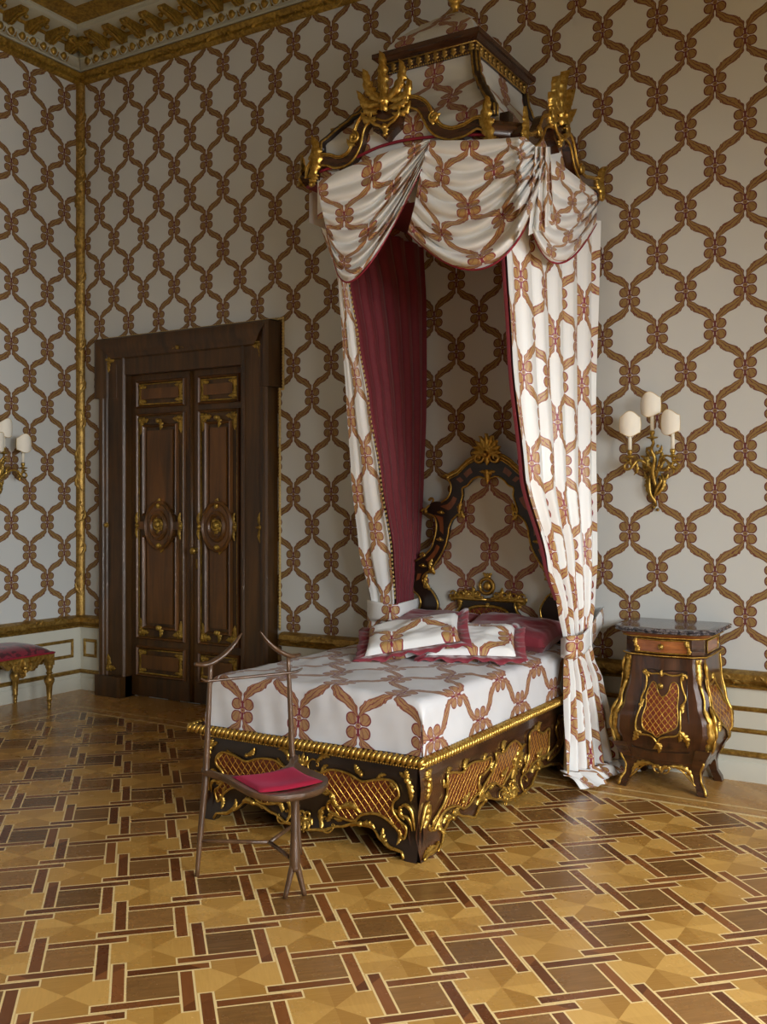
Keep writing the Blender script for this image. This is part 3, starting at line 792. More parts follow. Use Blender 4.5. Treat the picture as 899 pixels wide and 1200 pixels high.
# front mounts
for m in (0, 1):
    X = sgn(m); k = -1 if m else 1; sa = lambda a: (PI - a if m else a)
    E1 = [(X(a), interp(zbF, a) + .006, .006) for a in [lerp(-2.615, -2.105, i / 40) for i in range(41)]]
    g.tube(E1, [.005, .008, .0065, .008, .005, .009, .006], 6)
    gleaf(g, (X(-2.33), .112), (X(-2.26), .10), .024, .2 * k, .02, 4, .004); gleaf(g, (X(-2.33), .112), (X(-2.38), .09), .02, -.2 * k, .02, 4, .004); g.ball((X(-2.33), .115, .014), .014)
    gleaf(g, (X(-2.19), .05), (X(-2.215), .115), .02, .25 * k, .018, 4, .004)
    cscroll(g, X(-2.50), .085, .036, sa(2.2), sa(6.2)); gleaf(g, (X(-2.50), .10), (X(-2.445), .13), .022, .3 * k, .02, 4, .004); gleaf(g, (X(-2.53), .07), (X(-2.50), .16), .022, .3 * k, .018, 4, .004)
    gleaf(g, (X(-2.545), .355), (X(-2.48), .375), .02, .3 * k, .016, 4, .004); cscroll(g, X(-2.565), .335, .03, sa(.3), sa(4.4))
    gleaf(g, (X(-2.575), .3), (X(-2.545), .25), .02, .3 * k, .016, 4, .004)
    # corner drops
    gleaf(g, (X(-2.088), .345), (X(-2.095), .385), .02, .1, .016, 3, .003); gleaf(g, (X(-2.088), .345), (X(-2.075), .255), .022, .12 * k, .018, 4, .003); gleaf(g, (X(-2.098), .35), (X(-2.125), .37), .014, .1, .014, 3, .003); g.ball((X(-2.088), .342, .01), .014)
    g.tube([(X(p[0]), p[1], .007) for p in smooth([(-2.125, .22), (-2.10, .235), (-2.075, .215), (-2.066, .18), (-2.062, .13)], 4)], [.005, .010, .008, .004], 6)
    g.tube([(X(p[0]), p[1], .007) for p in smooth([(-2.13, .18), (-2.10, .185), (-2.08, .165), (-2.075, .125)], 4)], [.005, .009, .003], 6)
    gleaf(g, (X(-2.125), .225), (X(-2.105), .17), .02, -.3 * k, .016, 4, .003)
rocaille(g, BXC, .335, .05, PI / 2, .004, 5); rocaille(g, BXC, .09, .06, -PI / 2, .004, 5); rocaille(g, BXC, .21, .045, PI / 2, .004, 5)
for s in (-1, 1): gleaf(g, (BXC + s * .02, .27), (BXC + s * .05, .2), .02, .3 * s, .018, 4, .004)
g.build('gilt_scroll_mounts', M['gold'], fp)
for mp, host in ((mS, sp), (mW, wp)):
    g = G(mp)
    g.tube([(y, interp(zbS, y) + .006, .006) for y in [lerp(3.78, 5.29, i / 80) for i in range(81)]], [.005, .008, .0065, .008, .006, .008, .0065, .008, .005, .008, .005], 6)
    g.tube(smooth([(3.65, .012, .012), (3.70, .022, .008), (3.75, .02, .006), (3.80, .04, .006)], 4), [.006, .013, .009], 6)
    gleaf(g, (3.66, .012), (3.78, .03), .018, .1, .016, 5, .004)
    for y, z, d in ((3.95, .105, 1), (3.95, .105, -1), (4.28, .1, 1), (4.28, .1, -1), (4.93, .1, 1), (4.93, .1, -1)):
        gleaf(g, (y, z), (y + .075 * d, z - .012), .024, .25 * d, .02, 4, .004); g.ball((y, z, .014), .015)
    for y, z in ((4.28, .12), (4.96, .12), (3.86, .08)): gleaf(g, (y, z - .02), (y - .01, z + .06), .02, .2, .018, 4, .004)
    rocaille(g, 4.60, .08, .075, -PI / 2 + .2, .004, 6); rocaille(g, 4.66, .2, .06, PI / 2 - .3, .004, 5); rocaille(g, 4.52, .075, .05, PI, .004, 5)
    cscroll(g, 4.74, .065, .045, .4, 4.4); cscroll(g, 4.47, .06, .04, -1.2, 2.8); gleaf(g, (4.6, .12), (4.72, .27), .03, .2, .02, 5, .004); gleaf(g, (4.62, .14), (4.57, .22), .025, -.2, .02, 4, .004)
    # corner mounts beside the foot end
    gleaf(g, (3.70, .335), (3.705, .375), .018, .1, .014, 3, .003); gleaf(g, (3.70, .335), (3.69, .25), .02, .12, .018, 4, .003); gleaf(g, (3.705, .34), (3.735, .372), .014, .1, .014, 3, .003); g.ball((3.70, .335, .01), .014)
    g.tube(smooth([(3.72, .235, .007), (3.695, .225, .007), (3.675, .18, .007), (3.665, .12, .007)], 4), [.004, .010, .008, .003], 6)
    gleaf(g, (3.715, .225), (3.69, .13), .022, .25, .018, 4, .003)
    g.build('gilt_scroll_mounts', M['gold'], host)

# ---- headboard
HY = 5.5; HCX = onY(574, 560, HY).x
mH = lambda u, v, h: (u, HY - h, v)
z6 = Zm(480, 500, 5.62); z7 = Zm(480, 620, 4.994)
tr = lambda P: [(onY(x, y, HY).x, onY(x, y, HY).z) for x, y in P]
HO = tr(z6([(530, 195), (480, 200), (435, 210), (390, 240), (330, 300), (262, 335), (285, 375), (288, 420), (265, 470), (225, 498), (165, 488), (148, 515), (118, 560), (175, 590), (192, 640), (192, 674)]) + z7([(162, 45), (140, 110), (95, 155), (50, 185), (42, 240), (30, 310), (25, 350), (65, 385), (80, 430), (62, 475), (20, 500), (20, 560)]))
HI = tr(z6([(535, 350), (500, 338), (470, 330), (430, 348), (395, 388), (362, 408), (365, 450), (352, 500), (338, 545), (345, 575), (330, 580), (296, 615), (280, 650), (272, 674)]) + z7([(240, 25), (222, 100), (180, 180), (135, 238), (102, 262), (90, 295), (105, 328), (138, 352), (168, 400), (180, 440), (172, 490), (180, 515), (190, 540)]))
HO[0] = (HCX, HO[0][1]); HI[0] = (HCX, HI[0][1])
# match the two outlines by their share of arc length, in three spans
def match(A, B, ka, kb, n):
    out = ([], []); ka = [0] + ka + [len(A) - 1]; kb = [0] + kb + [len(B) - 1]
    for i in range(len(ka) - 1):
        for o, P, k in ((out[0], A, ka), (out[1], B, kb)):
            r = resample(P[k[i]:k[i + 1] + 1], n); o.extend(r if i == 0 else r[1:])
    return out
HA, HB = match(HO, HI, [5, 12, 19, 22], [5, 11, 17, 19], 10)
head = G(mH); 
mir = lambda P: [(2 * HCX - a, b) for a, b in P]
for A, B in ((HA, HB), (mir(HA), mir(HB))):
    head.band(A, B, -.02, .03)
hb = head.build('headboard', M['ebony'], bed, smooth=30)
# foot part of the headboard: scooped rail with a raised cartouche shelf
sh = tr(z7([(482, 415), (400, 412), (300, 404), (262, 396), (300, 402), (314, 425), (305, 460), (285, 482), (240, 497), (185, 497), (175, 500)]))
sh[0] = (HCX, sh[0][1])
zl = .45
lowr = [(2 * HCX - a, b) for a, b in sh[::-1]][:-1] + sh + [(sh[-1][0] - .1, sh[-1][1]), (sh[-1][0] - .1, zl), (2 * HCX - sh[-1][0] + .1, zl), (2 * HCX - sh[-1][0] + .1, sh[-1][1])]
g = G(mH); g.prism(lowr, -.02, .026); lr = g.build('headboard_rail', M['ebony'], hb, smooth=False)
lo, hi = HA[-1][0], HI[-1][0]
for a, b in ((lo, hi + .05), (2 * HCX - hi - .05, 2 * HCX - lo)):
    g = G(mH); g.prism([(a, 0.), (b, 0.), (b, HA[-1][1] + .01), (a, HA[-1][1] + .01)], -.02, .026)
    g.build('headboard_post', M['ebony'], hb, smooth=False)
# upholstered panel
zpan = sorted(HI[:-2], key=lambda p: -p[1]); pan = [(a - .01, b + .008) for a, b in HI]; pan = pan + [(pan[-1][0], .66)]; poly = [(2 * HCX - a, b) for a, b in pan[::-1]][:-1] + pan
g = G(mH); g.sheet(poly, .002, lambda p: (p[0] - HCX, p[1] - 1.648 + .448)); g.build('upholstered_panel', M['pelmet'], hb)
# gilt outlines
g = G(mH)
for f in (lambda P: P, mir):
    ins = [(a, b, .032) for a, b in f(HI)]; g.tube(smooth(ins, 3), .006, 6)
    out = [(a, b, .032) for a, b in f(HO)]
    for a, b in ((5, 9), (11, 19), (21, 26)): g.tube(smooth(out[a:b + 1], 4), .006, 6)
    # egg-and-tongue crown
    cr = resample(out[1:6], 26)
    for p in cr: g.ball((p[0], p[1] + .002, .03), .0105, 6, 4)
    g.tube([(p[0], p[1] + .016, .02) for p in cr], .008, 6); g.tube([(p[0], p[1] - .016, .034) for p in cr], .005, 5)
    s = 1 if f is mir else -1
    def scr(ix, L, r, a0, a1):
        c = f([L[ix]])[0]; g.tube([(c[0] + s * q[0], c[1] + q[1], .034) for q in spiral(0, 0, r, r * .2, a0, a1, 14)], [.009, .006], 6)
    for ix, r in ((5, .022), (10, .02), (12, .022), (18, .022), (22, .024)): scr(ix, HO, r, 0, 4.5)
    for ix, r in ((9, .025), (17, .025), (20, .022)):
        scr(ix, HI, r, 2., 6.5); c = f([HI[ix]])[0]
        g.leaf((c[0], c[1] + .01), (c[0] - s * .02, c[1] + .07), .02, .2, .016, 3, .03); g.leaf((c[0], c[1]), (c[0] - s * .03, c[1] - .03), .018, .2, .016, 3, .03)
    mid = lambda t, k=.5: f([vlerp(HA[t], HB[t], k)])[0]
    for t in (17, 22, 27): c = mid(t); g.ball((c[0], c[1], .034), .014, 8, 5); g.leaf((c[0] - .025, c[1]), (c[0] + .025, c[1] - .006), .012, 0, .012, 2, .03)
    g.tube([(a, b, .03) for a, b in smooth(f(sh[3:]), 4)], .008, 6); g.tube([(a, b + .004, .034) for a, b in f(sh[:4])], .011, 6)
    c = f([sh[4]])[0]; g.leaf((c[0], c[1] + .005), (c[0] + s * .0, c[1] - .05), .02, .2, .016, 3, .03)
    # shelf carving
    for q in range(4):
        x = HCX + s * (.03 + .055 * q); zt = sh[0][1] + .01
        g.leaf((x, zt), (x + s * .06, zt + .075 - .018 * q), .026, -.3 * s, .024, 4, .028); g.tube([(x + s * .03 + p[0], zt + .02 + p[1], .036) for p in spiral(0, 0, .022, .006, PI / 2 - s * 1.5, PI / 2 + s * 3.5, 12)], .006, 5)
# crest shell
zc = HO[0][1]
for i in range(9):
    t = PI / 2 + (i - 4) * .36; l = .135 - .008 * abs(i - 4)
    g.leaf((HCX, zc - .01), (HCX + l * math.cos(t) * .95, zc + .0 + l * math.sin(t)), .026, .05 * (4 - i), .03, 3, .03, .03)
for s in (-1, 1):
    g.tube([(HCX + s * .055 + q[0] * s, zc - .01 + q[1], .04) for q in spiral(0, 0, .034, .008, PI * .9, PI * 3.4, 18)], [.008, .011, .006], 6)
g.leaf((HCX, zc + .05), (HCX, zc - .055), .03, 0, .03, 3, .035); g.ball((HCX, zc + .01, .06), .02)
# drop below the crest, shelf centre, cartouche
zi = HI[0][1]
for s in (-1, 1):
    g.leaf((HCX, zi + .02), (HCX + s * .055, zi + .045), .018, .25 * s, .018, 3, .03)
g.leaf((HCX, zi + .06), (HCX, zi - .025), .022, 0, .024, 3, .032)
zs = sh[0][1]
g.tube([(HCX + .045 * math.cos(a), zs + .085 + .045 * math.sin(a), .04) for a in [2 * PI * k / 20 for k in range(20)]], .011, 6, closed=True); g.ball((HCX, zs + .085, .03), .03, 8, 6, (1, .6, 1))
for s in (-1, 0, 1): g.leaf((HCX, zs + .12), (HCX + s * .03, zs + .165), .016, .1 * s, .016, 3, .03)
cz = zs - .088
ov = [(HCX + .135 * math.copysign(abs(math.cos(a)) ** .8, math.cos(a)), cz + .052 * math.copysign(abs(math.sin(a)) ** .8, math.sin(a))) for a in [2 * PI * k / 32 for k in range(32)]]
g.tube([(a, b, .034) for a, b in ov], .010, 6, closed=True)
for dx, dz in ((-.14, 0), (.14, 0), (0, .055), (0, -.055)): g.leaf((HCX + dx * .85, cz + dz * .8), (HCX + dx * 1.25, cz + dz * 1.35), .02, 0, .02, 3, .03); g.ball((HCX + dx, cz + dz, .042), .012)
g.build('gilt_carving', M['gold'], hb)
g = G(mH); g.sheet(ov, .03, lambda p: (p[0], p[1] * 1.)); g.build('trellis_panel', M['lattice_fine'], lr)
# inlaid veneers between the outlines
g = G(mH)
for f in (lambda P: P, mir):
    for t0, t1 in ((4, 6), (7, 8), (12, 16), (18, 21), (23, 26), (31, 34)):
        a = [vlerp(HA[t], HB[t], .34) for t in range(t0, t1 + 1)]; b = [vlerp(HA[t], HB[t], .66) for t in range(t0, t1 + 1)]
        g = G(mH); g.sheet(f(a + b[::-1]), .0315); g.build('veneer_inlay', M['inlay'], hb, smooth=False)

# ---- bedspread over the mattress
SX0, SX1, SY0, SY1, SZ0, SZT = -3.165, -2.015, 3.62, 5.43, .45, .695
def spread():
    g = G(); nx, ny = 64, 90; R = []; U = []
    hw = (SX1 - SX0) / 2; xc = (SX0 + SX1) / 2; HT = SZT - SZ0
    def fold(s, half):                    # unrolled distance -> (horizontal, drop), rounded arris
        r = .035; flat = half - r; a = abs(s); sg = 1 if s > 0 else -1
        if a <= flat: return s, 0.
        if a <= flat + r * PI / 2: t = (a - flat) / r; return sg * (flat + r * math.sin(t)), r * (1 - math.cos(t))
        return sg * half, r + a - flat - r * PI / 2
    tot = hw - .035 + .035 * PI / 2 + HT - .035
    for j in range(ny + 1):
        L0 = SY0; t = -(HT - .035) - .035 * (PI / 2 - 1) + j / ny * ((SY1 - SY0) + HT - .035 + .035 * (PI / 2 - 1))
        r = .035
        if t >= r: y, dz = SY0 + t, 0.
        elif t >= r - r * PI / 2: q = (r - t) / r; y, dz = SY0 + r - r * math.sin(q), r * (1 - math.cos(q))
        else: y, dz = SY0, r + (r - r * PI / 2 - t)
        row = []; uu = []
        for i in range(nx + 1):
            s = lerp(-tot, tot, i / nx); x, dx = fold(s, hw)
            z = max(SZ0, SZT - dx - dz)
            drop = min(1., (dx + dz) / HT)
            n = noise.noise(Vector((s * 3.2, t * 3.2, 0))) * .009 + noise.noise(Vector((s * 9., t * 5. + s * 6, 3.))) * .007
            wr = noise.noise(Vector((s * 14 + t * 9, t * 20 - s * 9, 7.))) * .0045
            z2 = z + (n + wr) * (1 - drop) - .018 * (abs(x) / hw) ** 3 * (1 - drop) + .0
            k = drop * .012
            px = xc + x + (k + (n + wr) * .8) * (1 if s > 0 else -1) * (1 if dx > .02 else 0) 
            py = y - (k + (n + wr) * 1.1) * (1 if dz > .02 else 0)
            row.append((px, py, z2)); uu.append((s + xc + 2.64, t + (3.62 - 3.93)))
        R.append(row); U.append(uu)
    g.rows(R, uvs=U); return g
sprd = tag(spread().build('bedspread', M['spread']), 'silver silk bedspread with ribbon trellis pattern spread over the mattress of the bed', 'bedspread')
sprd.data.transform(Matrix.Translation((0, 0, 0)))
# ---- pillows
def pillow(w, d, t, mat, uvo=(0, 0), uvr=0., flange=None, seed=0, puff=.5):
    g = G(); N = 26; M_ = {}
    for side in (1, -1):
        R = []; U = []
        for j in range(N + 1):
            row = []; uu = []
            for i in range(N + 1):
                a, b = lerp(-1, 1, i / N), lerp(-1, 1, j / N)
                e = max(0, (1 - abs(a) ** 2.6)) ** .5 * max(0, (1 - abs(b) ** 2.6)) ** .5
                pin = 1 - .06 * (a * a) * (1 - b * b) * 0 - .05 * (1 - b * b if abs(a) > abs(b) else 1 - a * a) * max(abs(a), abs(b)) ** 4
                x, y = a * w / 2 * pin, b * d / 2 * pin
                z = side * t / 2 * e ** puff
                wr = noise.noise(Vector((a * 2 + seed, b * 2, side * 2.))) * .02 * e + noise.noise(Vector((a * 4 + b * 3 + seed, b * 9, side * 5.))) * .008 * (1 - abs(b * .3))
                row.append((x, y, z + wr * (1 if e > .02 else 0) * side)); c, s_ = math.cos(uvr), math.sin(uvr)
                uu.append((x * c - y * s_ + uvo[0], x * s_ + y * c + uvo[1]))
            R.append(row); U.append(uu)
        g.rows(R, uvs=U)
    if flange:
        fg = G(); K = 120; rows = [[], [], [], []]
        for k in range(K):
            q = 8 * k / K; s = int(q // 2); f = (q % 2) - 1
            a, b = [(f, -1), (1, f), (-f, 1), (-1, -f)][s]
            pin = 1 - .05 * (1 - f * f)
            x, y = a * w / 2 * pin, b * d / 2 * pin; L = max(abs(a), abs(b))
            ox, oy = (a * flange if abs(a) > .999 else a * flange), (b * flange if abs(b) > .999 else b * flange)
            wv = .010 * math.sin(k * 1.35 + seed) + .008 * math.sin(k * .53 + seed)
            for r, (kk, zz) in enumerate(((.0, .006), (1., .004), (1., -.004), (.0, -.006))):
                rows[r].append((x * (1 - .02 * (kk == 0)) + ox * kk, y * (1 - .02 * (kk == 0)) + oy * kk, zz + wv * kk))
        fg.rows(rows, closeu=True, closev=True); return g, fg
    return g, None
def put_pillow(name, label, loc, rot, *a, grp=None, mat=None, fl=None, **k):
    g, fg = pillow(*a, mat, **k)
    o = g.build(name, mat); o.location = loc; o.rotation_euler = tuple(math.radians(r) for r in rot); tag(o, label, 'pillow', grp)
    if fg: c = fg.build('flange', fl); c.parent = o; c['label'] = 'crimson cotton flange round the pillow edge'
    return o
put_pillow('bed_pillow', 'plain crimson bed pillow lying by the window-side curtain, behind the patterned pillows', (-2.33, 5.245, .76), (12, 3, -2), .54, .35, .15, mat=M['red_cotton'], grp='plain crimson bed pillows', seed=3)
put_pillow('bed_pillow', 'plain crimson bed pillow on the door side, mostly hidden behind the tilted patterned pillow', (-2.86, 5.27, .755), (12, 0, -3), .56, .34, .14, mat=M['red_cotton'], grp='plain crimson bed pillows', seed=8)
put_pillow('flanged_pillow', 'patterned silk pillow with crimson flange propped up on the door side of the bed', tuple(onZ(484, 746, .795)), (15, -10, 26), .50, .36, .12, mat=M['silk'], fl=M['red_cotton'], flange=.055, grp='patterned silk pillows', seed=1, uvo=(.1, .12))
put_pillow('flanged_pillow', 'patterned silk pillow with crimson flange lying in front at the middle of the bed', tuple(onZ(553, 753, .765)), (15, 0, 25), .46, .38, .12, mat=M['silk'], fl=M['red_cotton'], flange=.055, grp='patterned silk pillows', seed=5, uvo=(.12, .02))
# ------------------------------------------------------------------ the half-tester over the bed
TX0, TX1, TYF = -3.22, -1.95, 4.40
TXC = (TX0 + TX1) / 2
tester = thing('bed_tester', 'gilded rosewood bed tester with carved crests, silk cupola and swagged valance', 'bed canopy', (TXC, YW, 3.2))
mTF = lambda u, v, h: (u, TYF - h, v)
mTS = lambda u, v, h: (TX1 + h, u, v)
mTW = lambda u, v, h: (2 * TXC - TX1 - h, u, v)
z2 = Zm(350, 80, 4.495); z1 = Zm(430, 0, 4.086); z3 = Zm(560, 100, 5.62)
FC = [(onY(x, y, TYF).x, onY(x, y, TYF).z) for x, y in z2([(72, 585), (80, 530), (118, 492), (165, 488), (205, 500), (245, 494), (285, 465), (314, 405), (328, 335), (350, 288), (388, 250), (428, 240), (470, 252), (515, 228), (556, 198), (600, 184), (640, 192), (670, 216), (690, 256), (716, 302), (752, 335), (802, 350)]) + z1([(430, 642), (475, 628), (510, 606), (540, 592), (575, 600), (606, 612)])]
SCN = [(onX(x, y, TX1).y, onX(x, y, TX1).z) for x, y in z3([(272, 290), (292, 338), (330, 365), (372, 345), (400, 292), (414, 250), (440, 236), (475, 250), (510, 285), (545, 315), (580, 350), (600, 402), (612, 462), (626, 530), (652, 590), (690, 635), (730, 642), (765, 655), (796, 705)])]
def offs(P, w):
    out = []
    for i in range(len(P)):
        a, b = P[max(0, i - 1)], P[min(len(P) - 1, i + 1)]; d = (b[0] - a[0], b[1] - a[1]); L = math.hypot(*d) or 1
        out.append((P[i][0] - d[1] / L * w, P[i][1] + d[0] / L * w))
    return out
def rail(mp, C, crest_i, hidden=False):
    S = smooth(C, 5); A = offs(S, .03); B = offs(S, -.03)
    g = G(mp); g.band(A, B, -.03, .018); r = g.build('carved_rail', M['rosewood'], tester, smooth=40)
    g = G(mp)
    for e, rr in ((A, .0065), (B, .0065), (offs(S, .02), .003)): g.tube([(a, b, .02) for a, b in e], rr, 6)
    return r, g, S
def endscroll(g, x, z, s, r=.034):
    g.tube([(x + q[0] * s, z + q[1], .026) for q in spiral(0, 0, r, r * .2, PI * .5, PI * 3.4, 16)], [.007, .012, .007], 6)
def crest(g, x, z, k=1.):
    """acanthus plume above a shaped cartouche"""
    for q, l, w, bd, t in ((-2, .135, .034, .32, 1.0), (2, .135, .034, -.32, -1.0), (-1, .185, .036, .2, .46), (1, .185, .036, -.2, -.46), (0, .225, .036, .03, .0)):
        a = PI / 2 + t; x0 = x + q * .014
        g.leaf((x0, z + .015), (x0 + l * k * math.cos(a), z + .03 + l * k * math.sin(a)), w * k, bd, .03, 5, .018 + .008 * (2 - abs(q)), .035)
    g.leaf((x, z - .04), (x, z + .10), .03 * k, 0, .045, 3, .03); g.ball((x, z + .01, .06), .02 * k)
    for s in (-1, 1):
        g.leaf((x + s * .04, z - .03), (x + s * .12 * k, z + .06), .03 * k, -.3 * s, .03, 4, .02)
        g.leaf((x + s * .05, z - .06), (x + s * .14 * k, z + .0), .024 * k, -.3 * s, .028, 4, .02)
        g.tube([(x + s * q[0], z - .07 + q[1], .032) for q in smooth([(.03, .055), (.075, .05), (.085, .01), (.06, -.02), (.03, -.035), (.0, -.06)], 5)], [.006, .009, .007], 6)
    g.leaf((x, z - .1), (x, z - .165 * k), .02, 0, .03, 3, .02); g.ball((x, z - .115, .035), .016)
    g.ball((x, z - .155 * k, .03), .011)
r, g, S = rail(mTF, FC, 12)
cx, cz = FC[12]
g.map = mTF
crest(g, cx, cz + .05)
for ix, s in ((19, 1), (7, -1)):
    endscroll(g, FC[ix][0] + .01 * s, FC[ix][1] + .035, s, .03)
    g.leaf((FC[ix][0], FC[ix][1] - .0), (FC[ix][0] + .05 * s, FC[ix][1] + .04), .018, .3, .02, 3, .02)
for x, s in ((FC[-1][0], 1), (FC[0][0] + .015, -1)):
    z = 3.29
    g.leaf((x, z - .07), (x - .005 * s, z + .15), .04, .12 * s, .035, 5, .02, .02); g.leaf((x - .03 * s, z - .05), (x + .015, z - .11), .03, .3 * s, .03, 4, .02)
    g.leaf((x - .01, z + .03), (x - .06 * s, z + .06), .024, .25, .03, 4, .02); g.ball((x, z - .1, .03), .016)
g.build('gilt_carving', M['gold'], r)
# cartouche board behind the crest
def cartouche(mp, x, z, host):
    g = G(mp); P = [(x + a, z + b) for a, b in ((-.09, .02), (-.075, -.07), (-.03, -.1), (0, -.13), (.03, -.1), (.075, -.07), (.09, .02), (.05, .07), (-.05, .07))]
    g.prism(P, -.03, .022); g.build('cartouche', M['rosewood'], host, smooth=False)
cartouche(mTF, cx, cz, r)
for mp in (mTS, mTW):
    r, g, S = rail(mp, SCN, 8)
    y, z = SCN[8]; crest(g, y, z + .05, .92)
    for ix, s in ((3, 1), (14, 1)):
        endscroll(g, SCN[ix][0] + .01 * s, SCN[ix][1] + .03, s, .028)
        g.leaf(SCN[ix], (SCN[ix][0] + .05 * s, SCN[ix][1] + .04), .018, .3, .02, 3, .02)
    y, z = SCN[-1]; g.leaf((y - .03, z - .03), (y + .01, z + .14), .035, .2, .03, 5, .02, .02); g.leaf((y - .02, z + .02), (y - .09, z + .05), .03, .3, .03, 4, .02); endscroll(g, y - .02, z - .03, 1, .03)
    y, z = SCN[0]; g.leaf((y, z - .06), (y + .005, z + .11), .03, -.12, .03, 5, .02)
    g.build('gilt_carving', M['gold'], r); cartouche(mp, SCN[8][0], SCN[8][1], r)
# chamfered corner blocks, half-round
for s in (1, -1):
    g = G(); c = (TX1 - .055, TYF + .055); R = []
    for k in range(9):
        t = -PI / 2 + k / 8 * PI; R.append([(lerp(-2.066, -1.947, q) + math.cos(t) * .02 * .7 - .0, lerp(TYF - .0, TYF + .125, q) - math.cos(t) * .03 * .7, 3.292 + .046 * math.sin(t)) for q in (0, .2, .5, .8, 1.)])
    if s < 0: R = [[(2 * TXC - p[0], p[1], p[2]) for p in r] for r in R]
    g.rows(R); 
    k = [[(p[0] - s * .06, p[1] + .06, p[2]) for p in r] for r in (R[-1], R[0])]; g.rows([R[-1], k[0], k[1], R[0]])
    g.build('corner_block', M['rosewood'], tester, smooth=50)
    g = G(); q = Vector((-2.03, TYF + .09, 0)); 
    if s < 0: q.x = 2 * TXC - q.x
    g.box(q.x - .025, q.x + .025, q.y - .025, q.y + .025, 3.3, 3.39); g.build('corner_stub', M['ebony'], tester, smooth=False)
# pelmet boards covered in silk behind the rails
def pelmet(mp, C, z0, uvo):
    g = G(mp); S = smooth(C, 3); R = [[(a, lerp(z0, b, k / 4), -.034 + .0 * k) for a, b in S] for k in range(5)]
    g.rows(R, uvs=[[(p[0] + uvo[0], p[1] + uvo[1]) for p in r] for r in R]); g.build('pelmet', M['silk'], tester)
pelmet(mTF, FC[1:], 3.02, (2.52 - .0, -3.37)); pelmet(mTS, SCN, 3.02, (-4.83, -3.3)); pelmet(mTW, SCN, 3.02, (-4.83, -3.3))
# crimson braid along the head of the valance
braidF = [onY(x, y, TYF - .005) for x, y in z2([(110, 545), (200, 512), (330, 457), (430, 412), (560, 379), (700, 362), (790, 357), (899, 352)]) + [(578, 157)]]
braidS = [onX(x, y, TX1 + .005) for x, y in [(612, 163)] + z3([(360, 405), (450, 465), (540, 545), (610, 600), (690, 662), (780, 720)])]
g = G(); g.tube(smooth([tuple(p) for p in braidF], 5), .008, 6); g.build('crimson_braid', M['red_trim'], tester)
g = G(); g.tube(smooth([tuple(p) for p in braidS], 5), .008, 6); g.build('crimson_braid', M['red_trim'], tester)
# roof of the tester, so that it is closed when seen from below
g = G(); g.box(TX0 + .03, TX1 - .03, TYF + .04, YW - .005, 3.2, 3.215); g.build('tester_ceiling', M['pelmet'], tester, smooth=False)
# ---- cupola
QX, QY = TXC + .0, 5.03
NP = [(3.43, .495), (3.46, .47), (3.5, .44), (3.56, .398), (3.63, .344), (3.72, .292), (3.78, .276), (3.84, .27)]
def ring(e, z, kx=1., ky=1.16): return [(QX - e * kx, QY - e * ky, z), (QX + e * kx, QY - e * ky, z), (QX + e * kx, QY + e * ky, z), (QX - e * kx, QY + e * ky, z)]
zs_ = [lerp(3.22, 3.84, k / 24) for k in range(25)]
def pyr(zs, e, name, uvk):
    g = G()
    for f in range(4):
        R = []; U = []
        v = 0.; pe = None
        for z in zs:
            a, b = ring(e(z), z)[f], ring(e(z), z)[(f + 1) % 4]
            if pe is not None: v += math.hypot(z - pe[1], e(z) - pe[0])
            pe = (e(z), z)
            L = math.dist(a, b)
            R.append([vlerp(a, b, k / 8) for k in range(9)]); U.append([((k / 8 - .5) * L + uvk[0], v + uvk[1]) for k in range(9)])
        g.rows(R, uvs=U)
    return g.build(name, M['pelmet'], tester)
pyr(zs_, lambda z: interp(NP, z) if z > 3.43 else .495, 'cupola_silk', (.12, .06))
for f in range(4):
    g = G(); gg = G(); P = [ring((interp(NP, z) if z > 3.43 else .495) + .008, z)[f] for z in zs_[6:]]
    g.tube(P, .022, 8); g.build('cupola_rib', M['ebony'], tester)
    for dx, dy in ((.022, -.008), (-.008, .022), (.014, .014)):
        sx = (-1, 1, 1, -1)[f]; sy = (-1, -1, 1, 1)[f]
        a, b = (dx, dy) if f in (0, 2) else (dy, dx)
        gg.tube([(p[0] + sx * dx - 0, p[1] + sy * dy, p[2]) for p in P], .0065, 5)
    gg.build('gilt_fillet', M['gold_wall'], tester)
def ringsweep(prof, name, mat, sm=25):
    g = G(); R = []
    for e, z in prof:
        c = ring(.27, z); k = e - .27
        R.append([(p[0] + k * (1 if p[0] > QX else -1), p[1] + k * (1 if p[1] > QY else -1), z) for p in c])
    g.rows(R, closeu=True); return g.build(name, mat, tester, smooth=False)
ringsweep([(.268, 3.835), (.285, 3.838), (.285, 3.89), (.30, 3.9), (.315, 3.915), (.325, 3.92), (.325, 3.945), (.30, 3.955), (.2, 3.96)], 'cupola_cornice', M['rosewood'])
g = G()
for f in range(4):
    e = .288; c = ring(.27, 3.865); c = [(p[0] + (e - .27) * (1 if p[0] > QX else -1), p[1] + (e - .27) * (1 if p[1] > QY else -1), p[2]) for p in c]
    a, b = c[f], c[(f + 1) % 4]; n = 11 if f % 2 == 0 else 13
    d = Vector(b) - Vector(a); d.normalize(); o = d.cross(Vector((0, 0, 1)))
    mm = (lambda a, d, o: lambda u, v, h: tuple(Vector(a) + d * u + o * h + Vector((0, 0, v))))(a, d, o); g.map = mm
    L = math.dist(a, b)
    for i in range(n):
        x = (i + .5) / n * L; g.leaf((x, .02), (x, -.024), .02, 0, .012, 2, .0); 
    g.map = None
    for i in range(int(L / .014)):
        p = vlerp(a, b, i * .014 / L); g.ball((p[0], p[1], 3.838), .006, 5, 4)
    g.tube([(a[0], a[1], 3.892), (b[0], b[1], 3.892)], .005, 5)
g.build('gilt_leaf_band', M['gold_wall'], tester)
DP = [(3.95, .27), (3.99, .262), (4.04, .235), (4.09, .19), (4.14, .14), (4.18, .095), (4.21, .055), (4.23, .03)]
zd = [lerp(3.95, 4.23, k / 14) for k in range(15)]
